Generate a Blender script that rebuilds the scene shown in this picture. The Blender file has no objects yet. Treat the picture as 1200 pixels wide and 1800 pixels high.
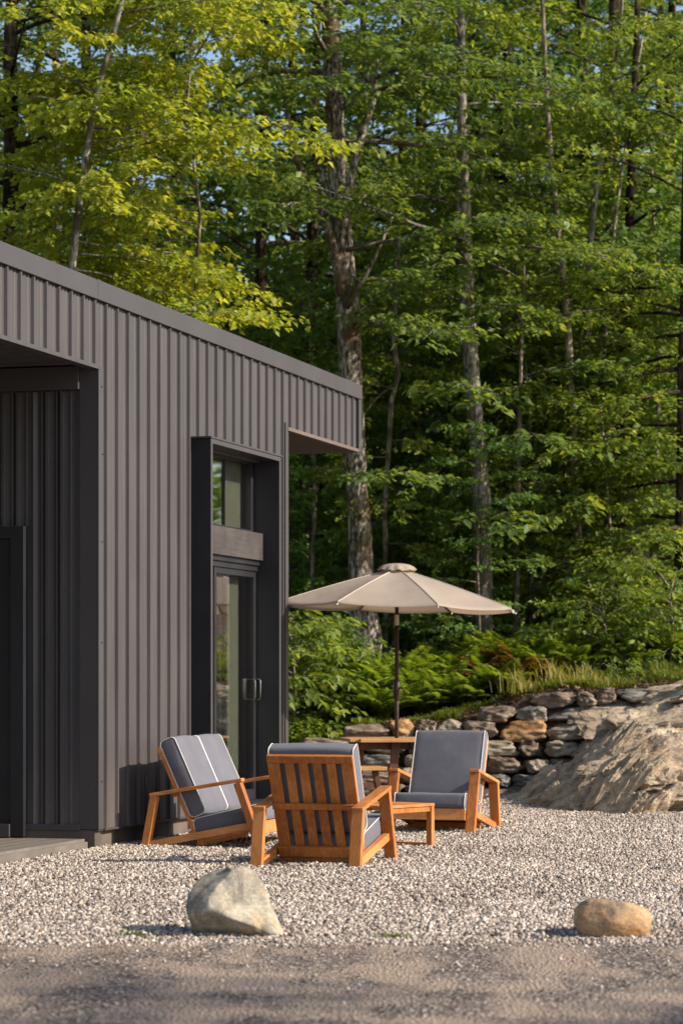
import bpy, math, random
import numpy as np
from mathutils import Vector, Matrix, noise

# ------------------------------------------------------------------ scene, camera, light
SC = bpy.context.scene
COL = SC.collection
F = 4670.0            # focal length in photo pixels (1200 x 1800)
HOR = 1196.0          # horizon row
EYE = 1.27
cam_d = bpy.data.cameras.new("camera")
cam = bpy.data.objects.new("camera", cam_d); COL.objects.link(cam)
cam.location = (0, 0, EYE); cam.rotation_euler = (math.radians(90), 0, 0)
cam_d.sensor_fit = 'VERTICAL'; cam_d.sensor_height = 36.0; cam_d.sensor_width = 24.0
cam_d.lens = F / 1800 * 36.0
cam_d.shift_y = (HOR - 900) / 1800.0
cam_d.clip_start = 0.5; cam_d.clip_end = 1500
cam_d.dof.use_dof = True; cam_d.dof.focus_distance = 18.9; cam_d.dof.aperture_fstop = 3.6
SC.camera = cam

SUN_EL, SUN_AZ = math.radians(31), math.radians(105.5)     # azimuth from +Y towards +X
w = bpy.data.worlds.new("World"); SC.world = w; w.use_nodes = True
nt = w.node_tree; nt.nodes.clear()
sky = nt.nodes.new('ShaderNodeTexSky'); sky.sky_type = 'NISHITA'; sky.sun_disc = False
sky.sun_elevation = SUN_EL; sky.sun_rotation = SUN_AZ
sky.air_density = 1.0; sky.dust_density = 1.5; sky.ozone_density = 1.0
bg = nt.nodes.new('ShaderNodeBackground'); bg.inputs[1].default_value = 0.14
wo = nt.nodes.new('ShaderNodeOutputWorld')
nt.links.new(sky.outputs[0], bg.inputs[0]); nt.links.new(bg.outputs[0], wo.inputs[0])
sd = bpy.data.lights.new("sun", 'SUN'); sd.energy = 4.8; sd.angle = math.radians(0.6); sd.color = (1.0, 0.89, 0.755)
sun = bpy.data.objects.new("sun", sd); COL.objects.link(sun)
sdir = Vector((math.sin(SUN_AZ) * math.cos(SUN_EL), math.cos(SUN_AZ) * math.cos(SUN_EL), math.sin(SUN_EL)))
sun.rotation_euler = sdir.to_track_quat('Z', 'Y').to_euler()
sun.location = sdir * 60
SC.view_settings.view_transform = 'Standard'; SC.view_settings.look = 'None'
SC.view_settings.exposure = 0.42; SC.view_settings.gamma = 1.0
SC.render.engine = 'CYCLES'
SC.cycles.max_bounces = 10; SC.cycles.diffuse_bounces = 6; SC.cycles.glossy_bounces = 3
SC.cycles.transmission_bounces = 4; SC.cycles.transparent_max_bounces = 12
SC.cycles.sample_clamp_indirect = 6; SC.cycles.use_denoising = True

def px(x, y, Y):                                # photo pixel at distance Y -> world point
    return Vector(((x - 600) / F * Y, Y, EYE + (HOR - y) / F * Y))

# ------------------------------------------------------------------ material helpers
def newmat(name):
    m = bpy.data.materials.new(name); m.use_nodes = True
    m.node_tree.nodes.clear()
    return m, m.node_tree.nodes, m.node_tree.links

def ramp(N, stops):
    r = N.new('ShaderNodeValToRGB'); e = r.color_ramp.elements
    while len(e) < len(stops): e.new(0.5)
    for i, (p, c) in enumerate(stops):
        e[i].position = p; e[i].color = (*c, 1)
    return r

def mat_noise(name, stops, scale=8, detail=6, rough=0.8, bump=0.0, bscale=40, stretch=(1, 1, 1), spec=0.3, metal=0.0,
              distort=0.0, bdist=0.01, sheen=0.0, coord='Object'):
    m, N, L = newmat(name)
    tc = N.new('ShaderNodeTexCoord'); mp = N.new('ShaderNodeMapping'); mp.inputs['Scale'].default_value = stretch
    L.new(tc.outputs[coord], mp.inputs[0])
    nz = N.new('ShaderNodeTexNoise'); nz.inputs['Scale'].default_value = scale; nz.inputs['Detail'].default_value = detail
    nz.inputs['Distortion'].default_value = distort
    L.new(mp.outputs[0], nz.inputs['Vector'])
    r = ramp(N, stops); L.new(nz.outputs[0], r.inputs[0])
    b = N.new('ShaderNodeBsdfPrincipled'); L.new(r.outputs[0], b.inputs['Base Color'])
    b.inputs['Roughness'].default_value = rough; b.inputs['Specular IOR Level'].default_value = spec
    b.inputs['Metallic'].default_value = metal
    if sheen: b.inputs['Sheen Weight'].default_value = sheen
    if bump:
        n2 = N.new('ShaderNodeTexNoise'); n2.inputs['Scale'].default_value = bscale; n2.inputs['Detail'].default_value = 5
        L.new(mp.outputs[0], n2.inputs['Vector'])
        bp = N.new('ShaderNodeBump'); bp.inputs['Strength'].default_value = bump; bp.inputs['Distance'].default_value = bdist
        L.new(n2.outputs[0], bp.inputs['Height']); L.new(bp.outputs[0], b.inputs['Normal'])
    o = N.new('ShaderNodeOutputMaterial'); L.new(b.outputs[0], o.inputs[0])
    return m

def mat_leaf(name, dark, mid, light, trans=0.45, tcol=1.6):
    m, N, L = newmat(name)
    at = N.new('ShaderNodeAttribute'); at.attribute_name = 'tint'
    r = ramp(N, [(0.0, dark), (0.55, mid), (1.0, light)]); L.new(at.outputs['Fac'], r.inputs[0])
    d = N.new('ShaderNodeBsdfPrincipled'); L.new(r.outputs[0], d.inputs['Base Color'])
    d.inputs['Roughness'].default_value = 0.5; d.inputs['Specular IOR Level'].default_value = 0.35
    t = N.new('ShaderNodeBsdfTranslucent')
    mul = N.new('ShaderNodeVectorMath'); mul.operation = 'MULTIPLY'; mul.inputs[1].default_value = (tcol * 1.15, tcol, tcol * 0.35)
    L.new(r.outputs[0], mul.inputs[0]); L.new(mul.outputs[0], t.inputs[0])
    mx = N.new('ShaderNodeMixShader'); mx.inputs[0].default_value = trans
    L.new(d.outputs[0], mx.inputs[1]); L.new(t.outputs[0], mx.inputs[2])
    o = N.new('ShaderNodeOutputMaterial'); L.new(mx.outputs[0], o.inputs[0])
    return m

def mat_tinted(name, stops, rough=0.85, bump=0.0, bscale=60, spec=0.3):     # colour by the per-face "tint" of loose stones
    m, N, L = newmat(name)
    at = N.new('ShaderNodeAttribute'); at.attribute_name = 'tint'
    r = ramp(N, stops); r.color_ramp.interpolation = 'LINEAR'; L.new(at.outputs['Fac'], r.inputs[0])
    d = N.new('ShaderNodeBsdfPrincipled'); L.new(r.outputs[0], d.inputs['Base Color'])
    d.inputs['Roughness'].default_value = rough; d.inputs['Specular IOR Level'].default_value = spec
    o = N.new('ShaderNodeOutputMaterial'); L.new(d.outputs[0], o.inputs[0])
    return m

def mat_wood(name, c1, c2, c3, axis=(1, 14, 14), rough=0.5):
    m, N, L = newmat(name)
    tc = N.new('ShaderNodeTexCoord'); mp = N.new('ShaderNodeMapping'); mp.inputs['Scale'].default_value = axis
    L.new(tc.outputs['Object'], mp.inputs[0])
    nz = N.new('ShaderNodeTexNoise'); nz.inputs['Scale'].default_value = 5; nz.inputs['Detail'].default_value = 8; nz.inputs['Distortion'].default_value = 0.6
    L.new(mp.outputs[0], nz.inputs['Vector'])
    n3 = N.new('ShaderNodeTexNoise'); n3.inputs['Scale'].default_value = 4; n3.inputs['Detail'].default_value = 2
    L.new(tc.outputs['Object'], n3.inputs['Vector'])
    ad = N.new('ShaderNodeMath'); ad.operation = 'ADD'; L.new(nz.outputs[0], ad.inputs[0]); L.new(n3.outputs[0], ad.inputs[1])
    oi = N.new('ShaderNodeObjectInfo'); ov = N.new('ShaderNodeMath'); ov.operation = 'MULTIPLY_ADD'; ov.inputs[1].default_value = 0.16; ov.inputs[2].default_value = -0.08
    L.new(oi.outputs['Random'], ov.inputs[0]); hf0 = N.new('ShaderNodeMath'); hf0.operation = 'MULTIPLY'; hf0.inputs[1].default_value = 0.5; L.new(ad.outputs[0], hf0.inputs[0])
    hf = N.new('ShaderNodeMath'); hf.operation = 'ADD'; L.new(hf0.outputs[0], hf.inputs[0]); L.new(ov.outputs[0], hf.inputs[1])
    r = ramp(N, [(0.36, c1), (0.5, c2), (0.64, c3)]); L.new(hf.outputs[0], r.inputs[0])
    b = N.new('ShaderNodeBsdfPrincipled'); L.new(r.outputs[0], b.inputs['Base Color']); b.inputs['Roughness'].default_value = rough
    b.inputs['Specular IOR Level'].default_value = 0.35
    bp = N.new('ShaderNodeBump'); bp.inputs['Strength'].default_value = 0.15; bp.inputs['Distance'].default_value = 0.003
    L.new(nz.outputs[0], bp.inputs['Height']); L.new(bp.outputs[0], b.inputs['Normal'])
    o = N.new('ShaderNodeOutputMaterial'); L.new(b.outputs[0], o.inputs[0])
    return m

def mat_bark(name, c1, c2, c3, moss=None, scale=3.0):
    m, N, L = newmat(name)
    tc = N.new('ShaderNodeTexCoord'); mp = N.new('ShaderNodeMapping'); mp.inputs['Scale'].default_value = (9, 9, 3.2)
    L.new(tc.outputs['Object'], mp.inputs[0])
    nz = N.new('ShaderNodeTexNoise'); nz.inputs['Scale'].default_value = scale; nz.inputs['Detail'].default_value = 8; nz.inputs['Roughness'].default_value = 0.65
    L.new(mp.outputs[0], nz.inputs['Vector'])
    r = ramp(N, [(0.40, c1), (0.5, c2), (0.60, c3)]); L.new(nz.outputs[0], r.inputs[0])
    big = N.new('ShaderNodeTexNoise'); big.inputs['Scale'].default_value = 2.2; big.inputs['Detail'].default_value = 7
    L.new(tc.outputs['Object'], big.inputs['Vector'])
    r2 = ramp(N, [(0.5, (0, 0, 0)), (0.62, (1, 1, 1))]); L.new(big.outputs[0], r2.inputs[0])
    mx = N.new('ShaderNodeMixRGB'); L.new(r2.outputs[0], mx.inputs[0]); L.new(r.outputs[0], mx.inputs[1]); mx.inputs[2].default_value = (*(moss or c1), 1)
    b = N.new('ShaderNodeBsdfPrincipled'); L.new(mx.outputs[0], b.inputs['Base Color']); b.inputs['Roughness'].default_value = 0.95
    b.inputs['Specular IOR Level'].default_value = 0.1
    bp = N.new('ShaderNodeBump'); bp.inputs['Strength'].default_value = 0.9; bp.inputs['Distance'].default_value = 0.03
    L.new(nz.outputs[0], bp.inputs['Height']); L.new(bp.outputs[0], b.inputs['Normal'])
    o = N.new('ShaderNodeOutputMaterial'); L.new(b.outputs[0], o.inputs[0])
    return m

def mat_glass(name):
    m, N, L = newmat(name)
    g = N.new('ShaderNodeBsdfGlossy'); g.inputs['Roughness'].default_value = 0.015; g.inputs['Color'].default_value = (1.0, 1.0, 1.0, 1)
    t = N.new('ShaderNodeBsdfTransparent'); t.inputs[0].default_value = (0.85, 0.86, 0.84, 1)
    nz = N.new('ShaderNodeTexNoise'); nz.inputs['Scale'].default_value = 2.2; nz.inputs['Detail'].default_value = 2
    bp = N.new('ShaderNodeBump'); bp.inputs['Strength'].default_value = 0.05; bp.inputs['Distance'].default_value = 0.01
    L.new(nz.outputs[0], bp.inputs['Height']); L.new(bp.outputs[0], g.inputs['Normal'])
    lw = N.new('ShaderNodeLayerWeight'); fr = N.new('ShaderNodeMath'); fr.operation = 'POWER'; fr.inputs[1].default_value = 2.4; L.new(lw.outputs['Facing'], fr.inputs[0])
    mx = N.new('ShaderNodeMixShader'); L.new(fr.outputs[0], mx.inputs[0]); L.new(t.outputs[0], mx.inputs[1]); L.new(g.outputs[0], mx.inputs[2])
    o = N.new('ShaderNodeOutputMaterial'); L.new(mx.outputs[0], o.inputs[0])
    return m

M = {}
M['clad'] = mat_noise('charcoal_steel', [(0.3, (0.058, 0.0525, 0.0545)), (0.7, (0.070, 0.0635, 0.0655))], scale=1.2, rough=0.5, spec=0.35, bump=0.04, bscale=5)
def dusty(m):
    N, L = m.node_tree.nodes, m.node_tree.links; p = [x for x in N if x.type == 'BSDF_PRINCIPLED'][0]; src = p.inputs['Base Color'].links[0].from_socket
    tc = N.new('ShaderNodeTexCoord'); sx = N.new('ShaderNodeSeparateXYZ'); L.new(tc.outputs['Object'], sx.inputs[0])
    mr = N.new('ShaderNodeMapRange'); mr.inputs[1].default_value = 0.15; mr.inputs[2].default_value = 0.75; mr.inputs[3].default_value = 0.55; mr.inputs[4].default_value = 0.0; L.new(sx.outputs[2], mr.inputs[0])
    mp = N.new('ShaderNodeMapping'); mp.inputs['Scale'].default_value = (9, 9, 0.6); L.new(tc.outputs['Object'], mp.inputs[0])
    nz = N.new('ShaderNodeTexNoise'); nz.inputs['Scale'].default_value = 2.0; nz.inputs['Detail'].default_value = 8; L.new(mp.outputs[0], nz.inputs['Vector'])
    mm = N.new('ShaderNodeMath'); mm.operation = 'MULTIPLY'; L.new(mr.outputs[0], mm.inputs[0]); L.new(nz.outputs[0], mm.inputs[1])
    st = N.new('ShaderNodeMapRange'); st.inputs[1].default_value = 0.45; st.inputs[2].default_value = 0.8; st.inputs[3].default_value = 0.0; st.inputs[4].default_value = 0.16; L.new(nz.outputs[0], st.inputs[0])
    ad = N.new('ShaderNodeMath'); ad.operation = 'ADD'; L.new(mm.outputs[0], ad.inputs[0]); L.new(st.outputs[0], ad.inputs[1])
    mx = N.new('ShaderNodeMixRGB'); L.new(ad.outputs[0], mx.inputs[0]); L.new(src, mx.inputs[1]); mx.inputs[2].default_value = (0.20, 0.165, 0.14, 1); L.new(mx.outputs[0], p.inputs['Base Color'])
dusty(M['clad'])
M['trim'] = mat_noise('charcoal_trim', [(0.3, (0.061, 0.055, 0.057)), (0.7, (0.072, 0.0655, 0.0675))], scale=1.5, rough=0.48, spec=0.35, bump=0.08, bscale=3)
M['black'] = mat_noise('black_trim', [(0.3, (0.016, 0.015, 0.018)), (0.7, (0.024, 0.023, 0.027))], scale=3, rough=0.5)
M['skirt'] = mat_noise('dirty_skirting', [(0.3, (0.085, 0.07, 0.058)), (0.65, (0.16, 0.13, 0.105))], scale=2.5, rough=0.8, bump=0.2, bscale=12)
M['soffit'] = mat_noise('brown_soffit', [(0.3, (0.135, 0.10, 0.088)), (0.7, (0.17, 0.13, 0.112))], scale=2, rough=0.5)
M['deck'] = mat_noise('deck_board', [(0.3, (0.13, 0.112, 0.095)), (0.7, (0.19, 0.165, 0.14))], scale=5, stretch=(20, 1, 1), rough=0.75, bump=0.2)
M['board'] = mat_wood('weathered_board', (0.040, 0.034, 0.033), (0.056, 0.048, 0.046), (0.074, 0.065, 0.062), axis=(14, 1, 14), rough=0.7)
M['roof'] = mat_noise('roof_membrane', [(0.3, (0.05, 0.05, 0.05)), (0.7, (0.08, 0.08, 0.08))], scale=2)
M['inner'] = mat_noise('interior_plaster', [(0.3, (0.66, 0.66, 0.6)), (0.7, (0.72, 0.72, 0.66))], scale=1.5)
M['floor'] = mat_wood('pale_oak_floor', (0.38, 0.27, 0.17), (0.46, 0.34, 0.22), (0.54, 0.41, 0.28))
M['sage'] = mat_noise('sage_plaster', [(0.3, (0.25, 0.262, 0.20)), (0.7, (0.30, 0.31, 0.24))], scale=1.5)
M['glass'] = mat_glass('window_glass')
M['steel'] = mat_noise('brushed_steel', [(0.3, (0.26, 0.26, 0.25)), (0.7, (0.33, 0.33, 0.31))], metal=1.0, rough=0.3)
M['teak'] = mat_wood('orange_teak', (0.31, 0.098, 0.024), (0.45, 0.158, 0.038), (0.56, 0.225, 0.065), axis=(10, 10, 1.5))
M['teak_flat'] = mat_wood('orange_teak_boards', (0.37, 0.128, 0.032), (0.52, 0.20, 0.055), (0.64, 0.285, 0.10), axis=(14, 1.5, 14))
M['pine'] = mat_wood('yellow_tabletop_wood', (0.34, 0.16, 0.06), (0.45, 0.23, 0.09), (0.52, 0.30, 0.13), axis=(2, 14, 14))
M['brownwood'] = mat_wood('dark_brown_stained_wood', (0.05, 0.02, 0.012), (0.085, 0.035, 0.02), (0.12, 0.05, 0.03), axis=(10, 10, 1.5))
M['fabric'] = mat_noise('slate_fabric', [(0.3, (0.115, 0.115, 0.14)), (0.7, (0.145, 0.145, 0.17))], scale=5, rough=0.92, bump=0.25, bscale=7, bdist=0.02, sheen=0.15)
M['piping'] = mat_noise('white_piping', [(0.3, (0.62, 0.6, 0.57)), (0.7, (0.72, 0.7, 0.66))], rough=0.8)
M['canvas'] = mat_noise('beige_canvas', [(0.3, (0.47, 0.40, 0.33)), (0.7, (0.55, 0.47, 0.39))], scale=3, rough=0.9, bump=0.3, bscale=9, bdist=0.01)
M['pole'] = mat_noise('bronze_pole', [(0.3, (0.03, 0.018, 0.012)), (0.7, (0.05, 0.03, 0.02))], rough=0.4)
M['white'] = mat_noise('white_tag', [(0.3, (0.7, 0.7, 0.7)), (0.7, (0.8, 0.8, 0.8))])

M['leaf_yellow'] = mat_leaf('maple_leaf_yellow_green', (0.115, 0.165, 0.026), (0.215, 0.275, 0.042), (0.38, 0.41, 0.075), 0.5, 1.8)
M['leaf_green'] = mat_leaf('maple_leaf_green', (0.062, 0.112, 0.032), (0.12, 0.19, 0.052), (0.24, 0.31, 0.085), 0.45, 1.8)
M['leaf_mid'] = mat_leaf('beech_leaf_green', (0.078, 0.13, 0.03), (0.15, 0.22, 0.045), (0.31, 0.365, 0.08), 0.45, 1.8)
M['leaf_dark'] = mat_leaf('shade_leaf_green', (0.075, 0.145, 0.045), (0.13, 0.225, 0.065), (0.22, 0.33, 0.10), 0.45, 1.7)
M['needle'] = mat_leaf('hemlock_needle', (0.03, 0.065, 0.03), (0.05, 0.095, 0.042), (0.08, 0.13, 0.055), 0.25, 1.3)
M['fern'] = mat_leaf('fern_green', (0.10, 0.17, 0.02), (0.18, 0.27, 0.035), (0.32, 0.38, 0.06), 0.45, 1.7)
M['rustfern'] = mat_leaf('rusty_fern', (0.14, 0.10, 0.02), (0.22, 0.13, 0.03), (0.3, 0.2, 0.06), 0.4, 1.3)
M['grass'] = mat_leaf('grass_blade', (0.08, 0.12, 0.02), (0.16, 0.21, 0.03), (0.36, 0.33, 0.10), 0.4, 1.5)
M['litter'] = mat_leaf('dry_litter', (0.06, 0.035, 0.02), (0.15, 0.085, 0.045), (0.3, 0.2, 0.11), 0.1, 1.0)

M['bark_mossy'] = mat_bark('mossy_grey_bark', (0.035, 0.028, 0.02), (0.17, 0.145, 0.115), (0.44, 0.40, 0.34), moss=(0.10, 0.065, 0.035))
M['bark_pale'] = mat_bark('pale_grey_bark', (0.08, 0.07, 0.055), (0.22, 0.195, 0.16), (0.38, 0.35, 0.29), moss=(0.11, 0.095, 0.075))
M['bark_dark'] = mat_bark('dark_brown_bark', (0.02, 0.014, 0.009), (0.055, 0.038, 0.027), (0.11, 0.08, 0.055))
M['bark_thin'] = mat_bark('sapling_bark', (0.10, 0.08, 0.055), (0.24, 0.20, 0.15), (0.40, 0.34, 0.27), moss=(0.10, 0.08, 0.055))

GRAV = [(0.0, (0.08, 0.066, 0.055)), (0.25, (0.205, 0.165, 0.135)), (0.5, (0.395, 0.325, 0.265)), (0.75, (0.54, 0.46, 0.385)), (0.9, (0.72, 0.65, 0.57)), (1.0, (0.44, 0.29, 0.175))]
M['gravel'] = mat_tinted('crushed_gravel', GRAV)
M['gravelbed'] = mat_noise('gravel_bed', [(0.3, (0.14, 0.12, 0.10)), (0.5, (0.24, 0.21, 0.175)), (0.7, (0.36, 0.31, 0.26))], scale=45, detail=4, bump=0.8, bscale=60, bdist=0.02)
M['soil'] = mat_noise('forest_soil', [(0.35, (0.035, 0.022, 0.014)), (0.5, (0.08, 0.052, 0.032)), (0.68, (0.15, 0.105, 0.065))], scale=3.5, detail=9, bump=0.9, bscale=14, bdist=0.06, rough=0.95)
M['meadow'] = mat_noise('far_ground', [(0.35, (0.08, 0.07, 0.04)), (0.65, (0.12, 0.12, 0.05))], scale=0.5, rough=0.95)

# ------------------------------------------------------------------ object helpers
def link(o, parent=None):
    COL.objects.link(o)
    if parent is not None: o.parent = parent
    return o
def tag(o, label=None, cat=None, group=None, kind=None):
    if label: o['label'] = label
    if cat: o['category'] = cat
    if group: o['group'] = group
    if kind: o['kind'] = kind
    return o
def empty(name, loc=(0, 0, 0), rz=0.0):
    o = bpy.data.objects.new(name, None); o.empty_display_size = 0.2
    o.location = loc; o.rotation_euler = (0, 0, rz)
    return link(o)

class MB:
    def __init__(s): s.v = []; s.f = []
    def box(s, x0, x1, y0, y1, z0, z1):
        b = len(s.v)
        s.v += [(x0, y0, z0), (x1, y0, z0), (x1, y1, z0), (x0, y1, z0), (x0, y0, z1), (x1, y0, z1), (x1, y1, z1), (x0, y1, z1)]
        s.f += [tuple(b + i for i in q) for q in ((0, 3, 2, 1), (4, 5, 6, 7), (0, 1, 5, 4), (1, 2, 6, 5), (2, 3, 7, 6), (3, 0, 4, 7))]
        return s
    def bar(s, p1, p2, wx, wp, side=(1, 0, 0)):      # beam p1-p2, wx wide along side, wp deep across it
        p1 = Vector(p1); p2 = Vector(p2); d = (p2 - p1).normalized(); sx = Vector(side)
        sx = (sx - d * sx.dot(d)).normalized(); u = sx.cross(d).normalized()
        b = len(s.v)
        for p in (p1, p2):
            for a, c in ((-1, -1), (1, -1), (1, 1), (-1, 1)):
                s.v.append(tuple(p + sx * (a * wx / 2) + u * (c * wp / 2)))
        s.f += [tuple(b + i for i in q) for q in ((0, 3, 2, 1), (4, 5, 6, 7), (0, 1, 5, 4), (1, 2, 6, 5), (2, 3, 7, 6), (3, 0, 4, 7))]
        return s
    def tube(s, pts, rad, n=8, closed=False):
        pts = [Vector(p) for p in pts]; k = len(pts)
        if not hasattr(rad, '__len__'): rad = [rad] * k
        b = len(s.v); ref = Vector((0.13, 0.97, 0.2))
        for i, p in enumerate(pts):
            a = pts[(i - 1) % k] if (closed or i > 0) else p
            c = pts[(i + 1) % k] if (closed or i < k - 1) else p
            d = (c - a); d = d.normalized() if d.length > 1e-9 else Vector((0, 0, 1))
            x = d.cross(ref)
            if x.length < 1e-3: x = d.cross(Vector((1, 0, 0)))
            x.normalize(); y = d.cross(x).normalized()
            for j in range(n):
                t = 2 * math.pi * j / n
                s.v.append(tuple(p + (x * math.cos(t) + y * math.sin(t)) * rad[i]))
        m = k if closed else k - 1
        for i in range(m):
            i2 = (i + 1) % k
            for j in range(n):
                j2 = (j + 1) % n
                s.f.append((b + i * n + j, b + i * n + j2, b + i2 * n + j2, b + i2 * n + j))
        if not closed:
            s.f.append(tuple(b + j for j in range(n))[::-1]); s.f.append(tuple(b + (k - 1) * n + j for j in range(n)))
        return s
    def build(s, name, mat, parent=None, smooth=False, bevel=0.0, seg=2):
        me = bpy.data.meshes.new(name); me.from_pydata(s.v, [], s.f)
        me.validate(clean_customdata=False)
        me.materials.append(mat)
        if smooth: me.polygons.foreach_set('use_smooth', [True] * len(me.polygons))
        me.update()
        o = bpy.data.objects.new(name, me); link(o, parent)
        if bevel:
            bm_ = o.modifiers.new('bevel', 'BEVEL'); bm_.width = bevel; bm_.segments = seg; bm_.limit_method = 'ANGLE'
        return o

def np_mesh(name, V, Fc, mat, tint=None, smooth=False):          # V (n,3), Fc (m,k) fixed-size faces
    me = bpy.data.meshes.new(name)
    n, (m, k) = len(V), Fc.shape
    me.vertices.add(n); me.vertices.foreach_set('co', np.ascontiguousarray(V, np.float32).ravel())
    me.loops.add(m * k); me.loops.foreach_set('vertex_index', np.ascontiguousarray(Fc, np.int32).ravel())
    me.polygons.add(m); me.polygons.foreach_set('loop_start', np.arange(0, m * k, k, dtype=np.int32))
    try: me.polygons.foreach_set('loop_total', np.full(m, k, np.int32))
    except Exception: pass
    if tint is not None:
        a = me.attributes.new('tint', 'FLOAT', 'FACE'); a.data.foreach_set('value', np.ascontiguousarray(tint, np.float32))
    if smooth: me.polygons.foreach_set('use_smooth', np.ones(m, bool))
    me.materials.append(mat); me.update(calc_edges=True)
    return me

def join_data(objs_mb, mat, name): pass

# ------------------------------------------------------------------ ground
def sheet(name, x0, x1, y0, y1, z, mat, kind='structure'):
    mb = MB(); mb.v = [(x0, y0, z), (x1, y0, z), (x1, y1, z), (x0, y1, z)]; mb.f = [(0, 1, 2, 3)]
    o = mb.build(name, mat); o['kind'] = kind
    return o
sheet('ground', -600, 600, -300, 900, -0.012, M['meadow'])
sheet('gravel_bed', -12, 14, 12.6, 31.5, -0.004, M['gravelbed'])

def build_road():
    m, N, L = newmat('dusty_asphalt')
    tc = N.new('ShaderNodeTexCoord')
    big = N.new('ShaderNodeTexNoise'); big.inputs['Scale'].default_value = 1.6; big.inputs['Detail'].default_value = 9; big.inputs['Roughness'].default_value = 0.62
    mp = N.new('ShaderNodeMapping'); mp.inputs['Scale'].default_value = (1.6, 0.75, 1); L.new(tc.outputs['Object'], mp.inputs[0]); L.new(mp.outputs[0], big.inputs['Vector'])
    rb = ramp(N, [(0.44, (0, 0, 0)), (0.56, (0.9, 0.9, 0.9))]); L.new(big.outputs[0], rb.inputs[0])
    vo = N.new('ShaderNodeTexVoronoi'); vo.inputs['Scale'].default_value = 62; L.new(tc.outputs['Object'], vo.inputs['Vector'])
    fine = N.new('ShaderNodeTexNoise'); fine.inputs['Scale'].default_value = 60; fine.inputs['Detail'].default_value = 5; L.new(tc.outputs['Object'], fine.inputs['Vector'])
    sep = N.new('ShaderNodeSeparateColor'); L.new(vo.outputs['Color'], sep.inputs[0])
    rd = ramp(N, [(0.0, (0.055, 0.043, 0.036)), (0.5, (0.145, 0.115, 0.096)), (0.84, (0.28, 0.228, 0.188)), (1.0, (0.58, 0.50, 0.42))]); L.new(sep.outputs[0], rd.inputs[0])
    rt = ramp(N, [(0.3, (0.27, 0.205, 0.152)), (0.7, (0.47, 0.36, 0.27))]); L.new(fine.outputs[0], rt.inputs[0])
    mx = N.new('ShaderNodeMixRGB'); L.new(rb.outputs[0], mx.inputs[0]); L.new(rd.outputs[0], mx.inputs[1]); L.new(rt.outputs[0], mx.inputs[2])
    b = N.new('ShaderNodeBsdfPrincipled'); L.new(mx.outputs[0], b.inputs['Base Color']); b.inputs['Roughness'].default_value = 0.9
    b.inputs['Specular IOR Level'].default_value = 0.2
    bp = N.new('ShaderNodeBump'); bp.inputs['Strength'].default_value = 1.0; bp.inputs['Distance'].default_value = 0.014
    L.new(vo.outputs['Distance'], bp.inputs['Height']); 
    bp2 = N.new('ShaderNodeBump'); bp2.inputs['Strength'].default_value = 0.6; bp2.inputs['Distance'].default_value = 0.02
    L.new(big.outputs[0], bp2.inputs['Height']); L.new(bp.outputs[0], bp2.inputs['Normal']); L.new(bp2.outputs[0], b.inputs['Normal'])
    o = N.new('ShaderNodeOutputMaterial'); L.new(b.outputs[0], o.inputs[0])
    rng = np.random.default_rng(5)
    xs = np.linspace(-14, 14, 561); mb = MB()
    for i, x in enumerate(xs):
        e = 12.90 + 0.10 * noise.noise(Vector((x * 1.1, 3, 0))) + 0.07 * noise.noise(Vector((x * 6, 1, 0)))
        mb.v += [(x, 2.0, 0.004), (x, e, 0.004)]
        if i: mb.f.append((2 * i - 2, 2 * i, 2 * i + 1, 2 * i - 1))
    o = mb.build('road', m); o['kind'] = 'structure'
build_road()

# house frame: local y runs along the facade (away from the camera), local x points out of the facade
HX, HY, HA = -1.81, 19.7, -math.atan2(0.2739, 0.9618)
def hl(t, n, z): return Vector((HX + 0.2739 * t + 0.9618 * n, HY + 0.9618 * t - 0.2739 * n, z))
def to_house(X, Y):
    dx, dy = X - HX, Y - HY
    return dx * 0.2739 + dy * 0.9618, dx * 0.9618 - dy * 0.2739   # t, n

def stones(name, n, xs, ys, r0, r1, zoff, seed, mat, flat=0.7, tint=None, prob=None):
    rng = np.random.default_rng(seed)
    X, Y = xs, ys
    n = len(X)
    base = np.array([(1, 0, 0), (-1, 0, 0), (0, 1, 0), (0, -1, 0), (0, 0, 1), (0, 0, -1)], float)
    base8 = np.array([(a, b, c) for a in (-1, 1) for b in (-1, 1) for c in (-1, 1)], float) * 0.78
    P = np.repeat(base8[None], n, 0) * rng.uniform(0.6, 1.15, (n, 8, 3))
    sc = (r0 + (r1 - r0) * rng.random(n) ** 1.3)[:, None] * rng.uniform(0.75, 1.25, (n, 3)) * np.array([1, 1, flat])
    P = P * sc[:, None, :]
    q = rng.normal(size=(n, 4)); q /= np.linalg.norm(q, axis=1)[:, None]
    w_, x, y, z = q.T
    R = np.stack([1 - 2 * (y * y + z * z), 2 * (x * y - z * w_), 2 * (x * z + y * w_), 2 * (x * y + z * w_), 1 - 2 * (x * x + z * z), 2 * (y * z - x * w_),
                  2 * (x * z - y * w_), 2 * (y * z + x * w_), 1 - 2 * (x * x + y * y)], 1).reshape(n, 3, 3)
    P = np.einsum('nij,nkj->nki', R, P)
    C = np.stack([X, Y, zoff + rng.uniform(0, r1 * 0.7, n)], 1)
    V = (P + C[:, None, :]).reshape(-1, 3)
    fq = np.array([(0, 1, 3, 2), (4, 6, 7, 5), (0, 4, 5, 1), (2, 3, 7, 6), (0, 2, 6, 4), (1, 5, 7, 3)])
    Fc = (np.arange(n)[:, None, None] * 8 + fq[None]).reshape(-1, 4)
    tv = rng.beta(2.0, 2.0, n) if tint is None else tint
    me = np_mesh(name, V, Fc, mat, np.repeat(tv, 6))
    return bpy.data.objects.new(name, me)

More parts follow.
